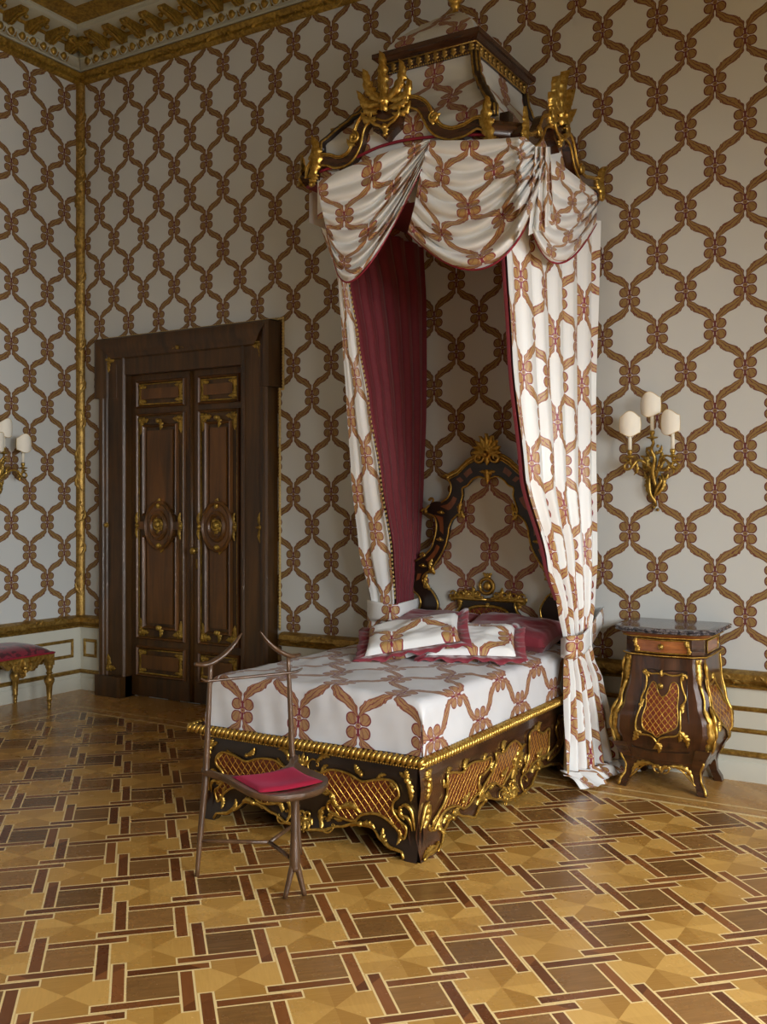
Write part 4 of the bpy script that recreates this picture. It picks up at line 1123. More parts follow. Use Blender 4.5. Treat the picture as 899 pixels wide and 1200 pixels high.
pyr(zd, lambda z: interp(DP, z), 'dome_silk', (.0, .2))
g = G(); g.lathe([(.001, 4.2), (.05, 4.2), (.052, 4.215), (.03, 4.225), (.018, 4.25), (.018, 4.27), (.03, 4.278), (.022, 4.29), (.03, 4.30), (.052, 4.33), (.062, 4.365), (.055, 4.40), (.03, 4.43), (.02, 4.45), (.028, 4.465), (.015, 4.5), (.001, 4.53)], (QX, QY, 0), 20); g.build('finial', M['gold'], tester)

# ---- swags of the valance
def place(p, d=0.):
    x, y = p
    if x <= 606: return onY(x, y, TYF - .02 - d)
    return onX(x, y, TX1 + .02 + d)
def swag(K, nf, name, uvo, mirror=False, amp=.04, bulge=.085, gl=(.9, .9)):
    ts = [k[0] for k in K]
    def at(t, j):
        for a, b in zip(K, K[1:]):
            if t <= b[0]: q = (t - a[0]) / (b[0] - a[0]); return tuple(lerp(a[j][i], b[j][i], q) for i in range(2))
        return K[-1][j]
    N, Q = 76, 40; R = []
    for i in range(N + 1):
        t = i / N; A, C, B = at(t, 1), at(t, 2), at(t, 3); row = []
        ph = 2 * PI * nf * t
        for k in range(Q + 1):
            s = k / Q; w = [(1 - s) ** 2, 2 * s * (1 - s), s * s]
            p = (w[0] * A[0] + w[1] * C[0] + w[2] * B[0], w[0] * A[1] + w[1] * C[1] + w[2] * B[1])
            env = (math.sin(PI * (s * .8 + .1))) ** .7
            n1 = noise.noise(Vector((s * 3 + nf, t * 3, uvo[0])))
            f = 2 * abs(math.sin((ph + 1.4 * n1 + s * 1.2) / 2)) ** .75 - 1
            d = .03 + bulge * env * (.25 + .75 * t) + amp * f * (.35 + .65 * t) * (.6 + .4 * env)
            d -= .03 * (t > .965) * (t - .965) / .035
            row.append(place(p, d))
        R.append(row)
    # lengths along the cloth for the pattern
    U = []; vacc = [0.] * (Q + 1)
    for i in range(N + 1):
        if i:
            for k in range(Q + 1): vacc[k] += (R[i][k] - R[i - 1][k]).length
        v = vacc[Q // 2] * .75 + vacc[Q // 4] * .125 + vacc[3 * Q // 4] * .125
        m = [0.]
        for k in range(Q): m.append(m[-1] + (R[N // 2][k + 1] - R[N // 2][k]).length)
        U.append([(m[k] - m[Q // 2] + uvo[0], -v * .92 + uvo[1]) for k in range(Q + 1)])
    if mirror: R = [[Vector((-3.14 - (p.x - TX1) * .25, p.y, p.z)) for p in r] for r in R]
    g = G(); g.rows(R, uvs=U); o = g.build(name, M['silk'], tester)
    e = G(); e.tube([tuple(p) for p in R[-1]], .005, 5); e.build('hem_braid', M['red_trim'], o)
    return o
swag([(0, (372, 213), (436, 180), (504, 163)), (.3, (376, 240), (430, 262), (504, 166)), (.65, (384, 275), (420, 330), (500, 176)), (1, (392, 306), (406, 388), (494, 198))], 8, 'swag', (.0, .1))
swag([(0, (502, 164), (552, 166), (614, 160)), (.35, (494, 196), (540, 248), (628, 172)), (.7, (486, 240), (552, 325), (637, 184)), (1, (478, 272), (588, 388), (641, 200))], 8, 'swag', (.02, .0))
SK = [(0, (636, 176), (668, 200), (699, 226)), (.4, (632, 215), (664, 262), (700, 232)), (.75, (627, 250), (656, 316), (700, 242)), (1, (624, 272), (652, 350), (699, 262))]
swag(SK, 6, 'swag', (.1, .05), amp=.026, bulge=.05)
# gathered tail at the corner between two swags
def tail():
    g = G(); R = []; U = []
    for i in range(25):
        t = i / 24; row = []; uu = []
        for k in range(21):
            s = k / 20; w = lerp(9, 15, t); y = lerp(172, lerp(276, 262, s), t)
            p = (lerp(636, 634, t) + (s - .5) * 2 * w, y)
            d = .085 + .016 * math.sin(s * 6 * PI + t) + .015 * math.sin(PI * s); q = onX(p[0], p[1], TX1 + d); row.append(tuple(q)); uu.append((s * .5 + .05, -t * .5))
        R.append(row); U.append(uu)
    g.rows(R, uvs=U); g.build('gathered_tail', M['silk'], tester)
tail()
# ------------------------------------------------------------------ curtains
def keyed(K, z):
    """plan path at height z from keyframes [(z, front point, back point, pleat amplitude)] listed from the top down"""
    for a, b in zip(K, K[1:]):
        if z >= b[0]:
            q = (a[0] - z) / max(1e-6, a[0] - b[0]); q = q * q * (3 - 2 * q) * .5 + q * .5
            return vlerp(a[1], b[1], q), vlerp(a[2], b[2], q), lerp(a[3], b[3], q)
    return K[-1][1:]
def drape(K, npl, W, out, zs, uvo, phase=0., seed=0., bow=0.):
    g = G(); N = npl * 12; R = []; U = []
    for z in zs:
        f, b, amp = keyed(K, z); row = []; uu = []
        d = Vector((b[0] - f[0], b[1] - f[1], 0)); L = d.length; n = Vector(out)
        for i in range(N + 1):
            s = i / N
            w = 2 * PI * npl * (s + .035 * noise.noise(Vector((s * 4., z * .7, seed)))) + phase + .5 * noise.noise(Vector((s * 2., z * .9, seed + 4)))
            v = math.sin(w); v = math.copysign(abs(v) ** .75, v)
            k = amp * (v * (.75 + .45 * noise.noise(Vector((s * 6., z * .6, seed + 9.)))) + .25 * math.sin(2 * w + 1)) + bow * math.sin(PI * s)
            p = Vector((f[0], f[1], z)) + d * s + n * k
            row.append(p); uu.append((s * W + uvo[0], z + uvo[1]))
        R.append(row); U.append(uu)
    g.rows(R, uvs=U); return g
fx = lambda x, y, X: (X, onX(x, y, X).y)
fz = lambda x, y, X: onX(x, y, X).z
KR = [(3.12, (-2.0, 4.43), (-1.955, 5.60), .028)]
for (a, b), (c, d), X, X2, am in (((590, 300), (700, 300), -1.985, -1.94, .024), ((598, 430), (698, 430), -1.985, -1.93, .024), ((612, 560), (697, 560), -1.975, -1.90, .025), ((640, 660), (697, 660), -1.955, -1.87, .024), ((655, 712), (694, 712), -1.945, -1.86, .02), ((662, 748), (690, 748), -1.94, -1.86, .014), ((663, 772), (694, 772), -1.94, -1.855, .016), ((663, 800), (703, 800), -1.94, -1.85, .026), ((662, 850), (712, 850), -1.94, -1.83, .036), ((660, 893), (720, 893), -1.94, -1.81, .04)):
    KR.append((fz((a + c) / 2, b, (X + X2) / 2), fx(a, b, X), fx(c, d, X2), am))
KR[-1] = (.07, KR[-1][1], KR[-1][2], .042); KR.append((.0, KR[-1][1], KR[-1][2], .05))
zR = [lerp(3.12, .75, (i / 50)) for i in range(51)] + [lerp(.73, .07, i / 24) for i in range(25)]
cr = thing('bed_curtain', 'silver silk ribbon-trellis curtain falling to the floor between the bed and the small cabinet', 'curtain', (-1.9, 5.25, 0), 'bed curtains')
g = drape(KR, 6, 1.4, (1, -.12, 0), zR, (.11, .1), .4, 2.)
# the hem breaks on the floor and spreads in loose folds
f, b, am = keyed(KR, .07); d = Vector((b[0] - f[0], b[1] - f[1], 0)); N = 96; R = []; U = []
for j in range(15):
    t = j / 14; row = []; uu = []
    for i in range(N + 1):
        s = i / N; w = 2 * PI * 6 * s + .4; nz = noise.noise(Vector((s * 7., t * 2.2, 5.)))
        p = Vector((f[0], f[1], 0)) + d * (s * 1.14 - .05) + Vector((1, -.3, 0)) * (.045 * math.sin(w) * (1 - .85 * t) + t * (.12 + .035 * math.sin(s * 7.) + .012 * nz))
        z = lerp(.07, .018, t ** .6) + .028 * math.sin(PI * t) * (.5 + .5 * math.sin(w * .5 + 1.)) + .006 * nz * math.sin(PI * t)
        row.append((p.x, p.y, max(.006, z))); uu.append((s * 1.4 + .11, .07 + .1 - t * .2))
    R.append(row); U.append(uu)
g.rows(R, uvs=U)
g.build('curtain_panel', M['silk'], cr)
KRl = [(k[0], (k[1][0] - .014, k[1][1] + .004), (k[2][0] - .03, k[2][1]), k[3] * .6) for k in KR]
drape(KRl, 6, 1.4, (1, -.12, 0), zR[:46], (0, 0), .4, 2.).build('lining', M['red_lining'], cr)
g = G(); R = []
for z in zR[:46]:
    f, b, am = keyed(KR, z); R.append([(f[0] - .016, f[1] - .001, z), (f[0] - .008, f[1] - .004, z), (f[0] + .003, f[1] - .002, z)])
g.rows(R); g.build('lining_edge', M['red_lining'], cr)
def band(path, name, host, uvk):
    """tie-back: path of (x, y, z_low, z_high)"""
    P = smooth(path, 6); R = []; U = []
    acc = 0.; cols = []
    for i, p in enumerate(P):
        if i: acc += math.dist(p[:2], P[i - 1][:2])
        cols.append([(p[0], p[1], lerp(p[2], p[3], k / 6)) for k in range(7)]); U.append([(acc + uvk[0], lerp(p[2], p[3], k / 6) + uvk[1]) for k in range(7)])
    g = G(); g.rows(cols, uvs=U); o = g.build(name, M['silk'], host)
    m = o.modifiers.new('cloth', 'SOLIDIFY'); m.thickness = .008; m.offset = 0
    return o
def X_(x, y, X): p = onX(x, y, X); return p
tb = []
for (x, y0, y1, X) in ((658, 770, 748, -1.965), (663, 772, 746, -1.905), (671, 772, 745, -1.87), (681, 768, 744, -1.845), (690, 760, 736, -1.85), (698, 742, 722, -1.90)):
    a, b = onX(x, y0, X), onX(x, y1, X); tb.append((a.x, a.y, a.z, b.z))
tb[-1] = (-1.93, YW - .03, tb[-1][2] + .03, tb[-1][3] + .03)
band(tb, 'tie_band', cr, (.14, .12))
# curtain on the door side
cl = thing('bed_curtain', 'silver silk ribbon-trellis curtain with crimson lining on the door side of the bed', 'curtain', (-3.25, 5.3, 0), 'bed curtains')
def pt(x, y, Y): p = onY(x, y, Y); return (p.x, p.y)
KL = [(3.12, (-3.24, 4.62), (-3.155, 4.62), .006)]
for x0, x1, y, Y, am in ((397, 409, 330, 4.82, .008), (402, 420, 400, 4.86, .010), (407, 432, 472, 4.92, .012), (413, 446, 560, 5.02, .014), (422, 459, 645, 5.14, .014), (436, 463, 702, 5.24, .010)):
    zz = onY(x0, y, Y).z; KL.append((zz, pt(x0, y, Y), pt(x1, y, Y), am))
KL += [(.76, pt(434, 722, 5.26), pt(462, 722, 5.26), .012), (.5, (-3.42, 5.27), (-3.30, 5.25), .02), (.0, (-3.48, 5.3), (-3.31, 5.2), .03)]
zL = [lerp(3.12, .9, i / 44) for i in range(45)] + [lerp(.87, .01, i / 22) for i in range(23)]
drape(KL, 2, .36, (-.15, -1, 0), zL, (.10, .02), 1.2, 7., .012).build('curtain_panel', M['silk'], cl)
KB = [(k[0], k[2], None, k[3]) for k in KL]
KLn = []
for (z, a, b, am), e in zip(KL, [(-3.10, 5.6), (-3.083, 5.6), (-3.085, 5.6), (-3.09, 5.6), (-3.10, 5.58), (-3.115, 5.56), (-3.10, 5.46), (-3.11, 5.45), (-3.29, 5.42), (-3.29, 5.42)]):
    KLn.append((z, (b[0] - .004, b[1] + .01), e, .018 if z > .95 else .01))
drape(KLn, 6, 1.2, (1, 0, 0), zL, (0, 0), 0., 11.).build('lining', M['red_lining'], cl)
KLo = [(z, a, (e[2][0] - .1, e[2][1]), .02) for (z, a, b, am), e in zip(KL, KLn)]
drape(KLo, 6, 1.2, (-1, 0, 0), zL, (.3, 0), 0., 13.).build('curtain_panel', M['silk'], cl)
g = G()
for z in [lerp(2.75, .92, i / 70) for i in range(71)]:
    f, b, am = keyed(KL, z); g.ball((b[0] + .003, b[1] - .004, z), .008, 5, 4, (.8, .8, 1.2))
g.build('edge_braid', M['shade_trim'], cl)
tl = []
for x, y0, y1, Y in ((431, 728, 703, 5.30), (437, 727, 704, 5.225), (450, 727, 707, 5.20), (463, 726, 708, 5.21), (476, 718, 705, 5.30), (490, 712, 701, 5.44)):
    a, b = onY(x, y0, Y), onY(x, y1, Y); tl.append((a.x, a.y, a.z, b.z))
band(tl, 'tie_band', cl, (.06, .02))
# ------------------------------------------------------------------ valet chair at the foot of the bed
cL, cR = onZ(231, 1027), onZ(352, 1001); cM = (cL + cR) / 2
dS = (cR - cL).normalized(); dF = Vector((dS.y, -dS.x, 0))
mC = lambda s, f, z: (cM.x + dS.x * s + dF.x * f, cM.y + dS.y * s + dF.y * f, z)
chair = thing('valet_chair', 'slim dark walnut valet chair with coat-hanger back and magenta velvet seat', 'chair', tuple(cM))
W_ = M['chair_wood']
def ctube(name, pts, r, n=10, flat=1., host=chair, sm=6):
    g = G(mC); g.tube(smooth(pts, sm), r, n, flat=flat); return g.build(name, W_, host)
for s in (-1, 1):
    ctube('back_leg', [(.234 * s, 0, .0), (.216 * s, 0, .2), (.197 * s, 0, .39), (.186 * s, 0, .62), (.175 * s, 0, .848)], [.0085, .0125, .0135, .011, .0085])
    # one half of the hanger-shaped back: a flat rounded end that sweeps up to a fine tip
    g = G(mC); P = smooth([(.238 * s, -.012, .848), (.205 * s, -.004, .845), (.172 * s, .002, .852), (.12 * s, .006, .880), (.075 * s, .006, .920), (.042 * s + .004, .0, .960)], 6)
    wd = [.012, .019, .020, .016, .012, .004]; th = [.007, .010, .011, .0095, .007, .003]
    R = []
    for i, p in enumerate(P):
        t = i / (len(P) - 1); a = interp([(k / 5, x) for k, x in enumerate(wd)], t); b = interp([(k / 5, x) for k, x in enumerate(th)], t)
        q = P[min(i + 1, len(P) - 1)]; o = P[max(i - 1, 0)]; tx, tz = q[0] - o[0], q[2] - o[2]; L = math.hypot(tx, tz) or 1; nx, nz = -tz / L, tx / L
        R.append([(p[0] + nx * b * math.sin(w), p[1] + a * math.cos(w), p[2] + nz * b * math.sin(w)) for w in [2 * PI * k / 12 for k in range(12)]])
    I = g.rows(R, closeu=True); g.face(I[0]); g.face(I[-1][::-1]); g.build('hanger_arm', W_, chair)
ctube('trouser_rail', [(-.229, .03, .797), (-.212, .022, .786), (-.19, .016, .781), (-.1, .014, .78), (0, .014, .78), (.1, .014, .78), (.19, .016, .781), (.212, .022, .786), (.229, .03, .797)], [.003, .006, .006, .006, .006, .006, .003], 8)
# seat frame: dished plank, wide behind, rounded in front
half = [(0., .105), (.07, .100), (.13, .075), (.182, .028), (.200, -.012), (.214, -.006), (.208, .035), (.178, .085), (.170, .16), (.172, .27), (.170, .345), (.140, .40), (.08, .44), (0., .455)]
out = smooth(half, 4); full = out + [(-a, b) for a, b in out[::-1]][1:-1]
inner = [(a * .8, lerp(b, .26, .25)) for a, b in full]
zt = lambda a, b: .405 - .012 * math.exp(-((a / .12) ** 2)) * math.exp(-(((b - .25) / .12) ** 2)) + .022 * min(1, (abs(a) / .19) ** 4)
g = G(mC); n = len(full)
levels = [(.97, -.024), (1., -.012), (.99, 0.), (.8, .0), (.5, -.004), (.2, -.006)]
R = [[(lerp(0, a, k), lerp(.26, b, k), zt(a * k, lerp(.26, b, k)) + dz) for a, b in full] for k, dz in levels]
R = [[(lerp(0, a, .3), lerp(.26, b, .3), zt(0, .26) - .034) for a, b in full]] + R
g.rows(R, closeu=True); g.build('seat_frame', W_, chair, smooth=60)
g = G(mC); N = 20; R = []
for side in (0, 1):
    for j in range(N + 1):
        v = lerp(-1, 1, j / N); row = []
        for i in range(N + 1):
            u = lerp(-1, 1, i / N); a = u * (.137 - .006 * (1 - v * v)) ; b = .245 + v * (.128 - .01 * (1 - u * u))
            e = (1 - abs(u) ** 6) ** .5 * (1 - abs(v) ** 6) ** .5
            row.append((a, b, zt(a, b) + (.002 + .016 * e if side else -.004) - .007 * math.exp(-(u * u + v * v) * 2.2)))
        R.append(row)
g.rows(R[N + 1:]); g.rows(R[:N + 1]); g.build('seat_cushion', M['velvet'], chair)
fa, fb = onZ(334, 1053), onZ(357, 1049)
loc = lambda p: ((p - cM).dot(dS), (p - cM).dot(dF))
(sa, fa_), (sb, fb_) = loc(fa), loc(fb); sm_, fm_ = (sa + sb) / 2, (fa_ + fb_) / 2
g = G(mC); g.tube(smooth([(sm_ * .4, .40, .398), (sm_ * .6, fm_ + .0, .36), (sm_, fm_, .3), (sm_, fm_, .17), (sm_, fm_, .10)], 6), [.036, .017, .0145, .0155, .021, .019], 10)
for s, f in ((sa, fa_), (sb, fb_)): g.tube(smooth([(sm_, fm_, .15), (lerp(sm_, s, .35), lerp(fm_, f, .35), .10), (s, f, 0.)], 5), [.014, .0125, .0095], 8)
g.build('front_leg', W_, chair)
j = loc(onZ(316, 987, .14)); 
ctube('stretcher', [(-.222, .0, .14), (j[0], j[1], .14)], [.007, .008, .0085], 8, sm=3)
g = G(mC); g.tube([(j[0], j[1], .14), (.222, .0, .14)], .008, 8); g.tube([(j[0], j[1], .14), (sm_, fm_, .135)], .0085, 8); g.build('stretcher_fork', W_, chair)
# ------------------------------------------------------------------ bombe night cabinet
NXC, NY0, NY1 = -1.4725, 5.205, 5.60
cab = thing('night_cabinet', 'small dark rosewood bombe cabinet with gilt mounts and a black marble top', 'cabinet', (NXC, 5.4, 0))
BT = [(0, .0), (.1, -.012), (.14, -.002), (.19, .018), (.25, .046), (.31, .063), (.37, .06), (.46, .03), (.58, .008), (.70, .0)]
nb = lambda z: interp(BT, z)
HW, CH = .203, .05                      # half width, chamfer
serp = lambda u: .014 * math.cos(max(-1, min(1, u / .18)) * PI) * 1.
def plan(z):
    b = nb(z); hw = HW + b; y0 = NY0 - b * .62; c = CH
    F = [(u, y0 - .012 * math.cos(u / (hw - c) * PI / 2) - .006 * math.cos(u / (hw - c) * PI * 1.5)) for u in [lerp(-(hw - c), hw - c, k / 16) for k in range(17)]]
    L = [(-hw, NY1), (-hw, lerp(NY1, y0 + c, .5)), (-hw, y0 + c)]
    Rr = [(hw, y0 + c), (hw, lerp(NY1, y0 + c, .5)), (hw, NY1)]
    return [(NXC + a, y) for a, y in L + F + Rr]
mNF = lambda u, v, h: (NXC + u, NY0 - nb(v) * .62 - .012 * math.cos(u / (HW + nb(v) - CH) * PI / 2) - .006 * math.cos(u / (HW + nb(v) - CH) * PI * 1.5) - h, v)
mNS = lambda u, v, h: (NXC + HW + nb(v) + h, u, v)
mNW = lambda u, v, h: (NXC - HW - nb(v) - h, u, v)
def mNC(s):
    """chamfered corner pilaster"""
    def f(u, v, h):
        b = nb(v); x = HW + b - CH / 2; y = NY0 - b * .62 + CH / 2; r = .7071
        return (NXC + s * (x + h * r + u * r), y - h * r + u * r, v)
    return f
g = G(); zs = [lerp(.13, .7, k / 26) for k in range(27)]; R = []
for z in zs: R.append([(x, y, z) for x, y in plan(z)])
I = g.rows(R, closeu=True); g.face(I[0][::-1]); g.face(I[-1]); body = g.build('cabinet_body', M['rosewood_v'], cab, smooth=35)
def cleg(sx, front):
    g = G(); yb = NY0 if front else NY1 - .04; R = []
    for z, r in ((.24, .045), (.16, .036), (.11, .026), (.06, .022), (.025, .026), (0., .024)):
        b = interp([(0, .03), (.03, .022), (.07, .0), (.11, -.006), (.16, .006), (.24, .04)], z)
        x = NXC + sx * (HW - CH / 2 + b); y = (yb + CH / 2 - b * .62) if front else yb
        d = r * .7071
        R.append([(x + math.cos(t) * r * 1.2, y + math.sin(t) * r * 1.2, z) for t in [PI / 4 + PI / 2 * k for k in range(4)]])
    I = g.rows(R, closeu=True); g.face(I[0]); g.face(I[-1][::-1]); return g.build('leg', M['rosewood'], cab, smooth=30)
for sx in (-1, 1):
    for fr in (True, False): cleg(sx, fr)
# shaped aprons between the legs
def apron(mp, a, b, name):
    g = G(mp); n = 24; A = []; B = []
    for i in range(n + 1):
        t = i / n; u = lerp(a, b, t); z = .085 + .055 * (1 - abs(2 * t - 1) ** 2.2) - .022 * math.exp(-((t - .5) / .1) ** 2)
        A.append((u, z)); B.append((u, .16))
    g.band(A, B, -.025, .001); g.build(name, M['rosewood'], body, smooth=40)
apron(mNF, -.165, .165, 'apron'); apron(mNS, NY0 + .05, NY1 - .03, 'apron'); apron(mNW, NY0 + .05, NY1 - .03, 'apron')
def layer(z0, z1, e, name, mat, host=cab, prof=None):
    g = G(); pr = prof or [(e, z0), (e, z1)]; R = []
    for o, z in pr:
        b = plan(.70); cx, cy = NXC, (NY0 + NY1) / 2; r = []
        for k, (x, y) in enumerate(b):
            n = len(b); p, q = b[k - 1], b[(k + 1) % n]
            if k in (0, n - 1): d = ((-1 if k == 0 else 1), 0)
            else: tx, ty = q[0] - p[0], q[1] - p[1]; L = math.hypot(tx, ty); d = (ty / L, -tx / L)
            r.append((x + d[0] * o, y + d[1] * o, z))
        R.append(r)
    I = g.rows(R, closeu=True); g.face(I[0][::-1]); g.face(I[-1]); return g.build(name, mat, host, smooth=35)
layer(.70, .80, .0, 'frieze', M['rosewood'])
layer(0, 0, 0, 'moulding', M['rosewood'], prof=[(0, .692), (.012, .694), (.016, .702), (.006, .71), (0, .712)])
layer(0, 0, 0, 'cornice_moulding', M['inlay'], prof=[(0, .79), (.008, .793), (.018, .8), (.03, .812), (.03, .816), (0, .816)])
layer(0, 0, 0, 'marble_top', M['marble'], prof=[(.03, .8162), (.05, .818), (.062, .824), (.056, .83), (.064, .836), (.058, .844), (.045, .847), (.02, .8475)])
# gilt bead lines
for z, o in ((.704, .018), (.797, .018)):
    g = G(); b = plan(.7); P = [(x, y) for x, y in b]; P = resample(P, 190)
    for x, y in P:
        dx, dy = x - NXC, y - 5.42; L = math.hypot(dx, dy); g.ball((x + dx / L * o, y + dy / L * o, z), .0042, 5, 4)
    g.build('gilt_bead', M['gold'], cab)
# drawer
dr = G(mNF); N = 16
dr.rows([[(lerp(-.135, .135, i / N), z, h) for i in range(N + 1)] for z, h in ((.718, 0), (.718, .006), (.782, .006), (.782, 0))])
drawer = dr.build('drawer', M['drawer_veneer'], cab, smooth=False)
g = G(mNF); P = [(lerp(-.138, .138, i / 12), .717, .009) for i in range(13)] + [(lerp(.138, -.138, i / 12), .784, .009) for i in range(13)]
g.tube(P, .0042, 5, closed=True)
for s in (-1, 1):
    g.leaf((s * .135, .75), (s * .130, .79), .014, .2, .012, 3, .006); g.leaf((s * .135, .75), (s * .130, .712), .014, .2, .012, 3, .006); g.ball((s * .137, .75, .012), .009)
g.build('gilt_border', M['gold'], drawer)
def rosette(z, u, name, host):
    g = G(); c = Vector(mNF(u, z, .006)); R = []
    for r, h in ((.001, .016), (.005, .015), (.006, .011), (.010, .012), (.0145, .009), (.016, .004), (.015, 0)):
        R.append([(c.x + r * math.cos(t), c.y - h, c.z + r * math.sin(t)) for t in [2 * PI * k / 14 for k in range(14)]])
    g.rows(R, closeu=True); g.build(name, M['brass'], host)
rosette(.75, 0., 'knob', drawer)
# side drawers' veneer
for mp in (mNS, mNW):
    g = G(mp); g.rows([[(lerp(NY0 + .09, NY1 - .07, i / 4), z, h) for i in range(5)] for z, h in ((.72, 0), (.72, .005), (.78, .005), (.78, 0))]); f = g.build('side_veneer', M['drawer_veneer'], cab, smooth=False)
    g = G(mp); g.tube([(NY0 + .09, .72, .006), (NY1 - .07, .72, .006), (NY1 - .07, .78, .006), (NY0 + .09, .78, .006)], .004, 5, closed=True); g.build('gilt_border', M['gold'], f)
# door: incised outline, trellis panel, gilt cartouche
zn = Zm(700, 710, 5.22)
def nf(L, Y=NY0 - .03): return [(onY(x, y, Y).x - NXC, onY(x, y, Y).z) for x, y in zn(L)]
dl = nf([(272, 395), (330, 388), (395, 400), (450, 400), (540, 408), (545, 560), (560, 700), (558, 905), (480, 900), (380, 890), (300, 880), (210, 860), (212, 700), (262, 560), (272, 480)])
g = G(mNF); g.scan(dl, .0025, 24, 10); dg = g.build('door', M['rosewood_v'], cab)
g = G(mNF); g.tube([(a, b, .002) for a, b in dl], .003, 5, closed=True); g.build('door_edge', M['ebony'], dg)
lat = nf([(340, 462), (362, 482), (374, 528), (400, 556), (434, 532), (448, 482), (470, 470), (490, 500), (494, 560), (490, 620), (500, 690), (488, 742), (440, 765), (400, 780), (375, 797), (345, 772), (290, 745), (280, 690), (290, 640), (300, 600), (300, 540), (320, 490)])
low = [p for p in lat]
g = G(mNF)
# the notch at the head is cut by building the trellis in a left and a right half
ml = [lat[0], lat[1], lat[2], lat[3], lat[14], lat[15], lat[16], lat[17], lat[18], lat[19], lat[20], lat[21]]; mr = [lat[3], lat[4], lat[5], lat[6], lat[7], lat[8], lat[9], lat[10], lat[11], lat[12], lat[13], lat[14]]
g.scan(ml, .005, 22, 5); g.scan(mr, .005, 22, 5); g.build('trellis_panel', M['lattice_fine'], dg)
g = G(mNF); g.tube([(a, b, .006) for a, b in smooth(lat, 3, True)], .0032, 5, closed=True)
bd = nf([(275, 402), (298, 430), (294, 500), (270, 560), (264, 620), (246, 680), (240, 740), (262, 775), (330, 785), (358, 808), (375, 830), (392, 806), (430, 795), (490, 790), (514, 760), (514, 700), (510, 640), (526, 600), (540, 570), (514, 500), (508, 450), (520, 420), (490, 428), (450, 428), (412, 414), (395, 425), (378, 414), (330, 414), (295, 402)])
g.tube([(a, b, .009) for a, b in smooth(bd, 4, True)], .0052, 6, closed=True)
def nl(a, b, w, bend=.15, h=.016): (p, q) = nf([a, b]); g.leaf(p, q, w, bend, h, 4, .004)
for a, b, w in (((285, 400), (310, 440), .012), ((275, 405), (300, 395), .010), ((515, 425), (500, 470), .012), ((525, 425), (540, 455), .01), ((395, 430), (395, 392), .010), ((268, 580), (255, 625), .013), ((272, 600), (290, 570), .011), ((520, 640), (530, 600), .014), ((510, 620), (520, 660), .012), ((245, 750), (215, 820), .02), ((250, 760), (275, 790), .014), ((515, 765), (550, 870), .02), ((512, 770), (500, 830), .016), ((375, 830), (375, 898), .016), ((375, 840), (345, 870), .013), ((375, 840), (402, 865), .013)): nl(a, b, w)
for c in ((285, 402), (520, 430), (262, 600), (520, 632), (375, 835)): p = nf([c])[0]; g.ball((p[0], p[1], .014), .008)
g.build('gilt_border', M['gold'], dg)
rosette(nf([(388, 490)])[0][1], nf([(388, 490)])[0][0], 'keyhole', dg)
# side panels
def ns(L): return [(onX(x, y, NXC + HW + .04).y, onX(x, y, NXC + HW + .04).z) for x, y in zn(L)]
sl = ns([(662, 470), (680, 500), (695, 530), (712, 505), (722, 540), (735, 590), (760, 650), (775, 692), (772, 760), (752, 795), (715, 750), (690, 720), (675, 650), (665, 560)])
ym = (NY0 + .02 + NY1) / 2; sy = sum(p[0] for p in sl) / len(sl); sl = [(ym + (a - sy) * 1.0, b) for a, b in sl]
for mp, host in ((mNS, 'r'), (mNW, 'l')):
    g = G(mp); g.scan(sl, .006, 22, 6); f = g.build('trellis_panel', M['lattice_side'], body)
    g = G(mp); g.tube([(a, b, .006) for a, b in smooth(sl, 3, True)], .0032, 5, closed=True)
    o = [(min(NY1 - .035, max(NY0 + .055, ym + (a - ym) * 1.25)), .40 + (b - .40) * 1.18) for a, b in sl]; g.tube([(a, b, .008) for a, b in smooth(o, 4, True)], .005, 6, closed=True)
    for k in (0, 3, 6, 8, 9, 11): a, b = o[k]; g.leaf((a, b), (a + (a - ym) * .08, b + (.04 if b > .42 else -.05)), .014, .2, .016, 4, .004)
    g.build('gilt_border', M['gold'], f)
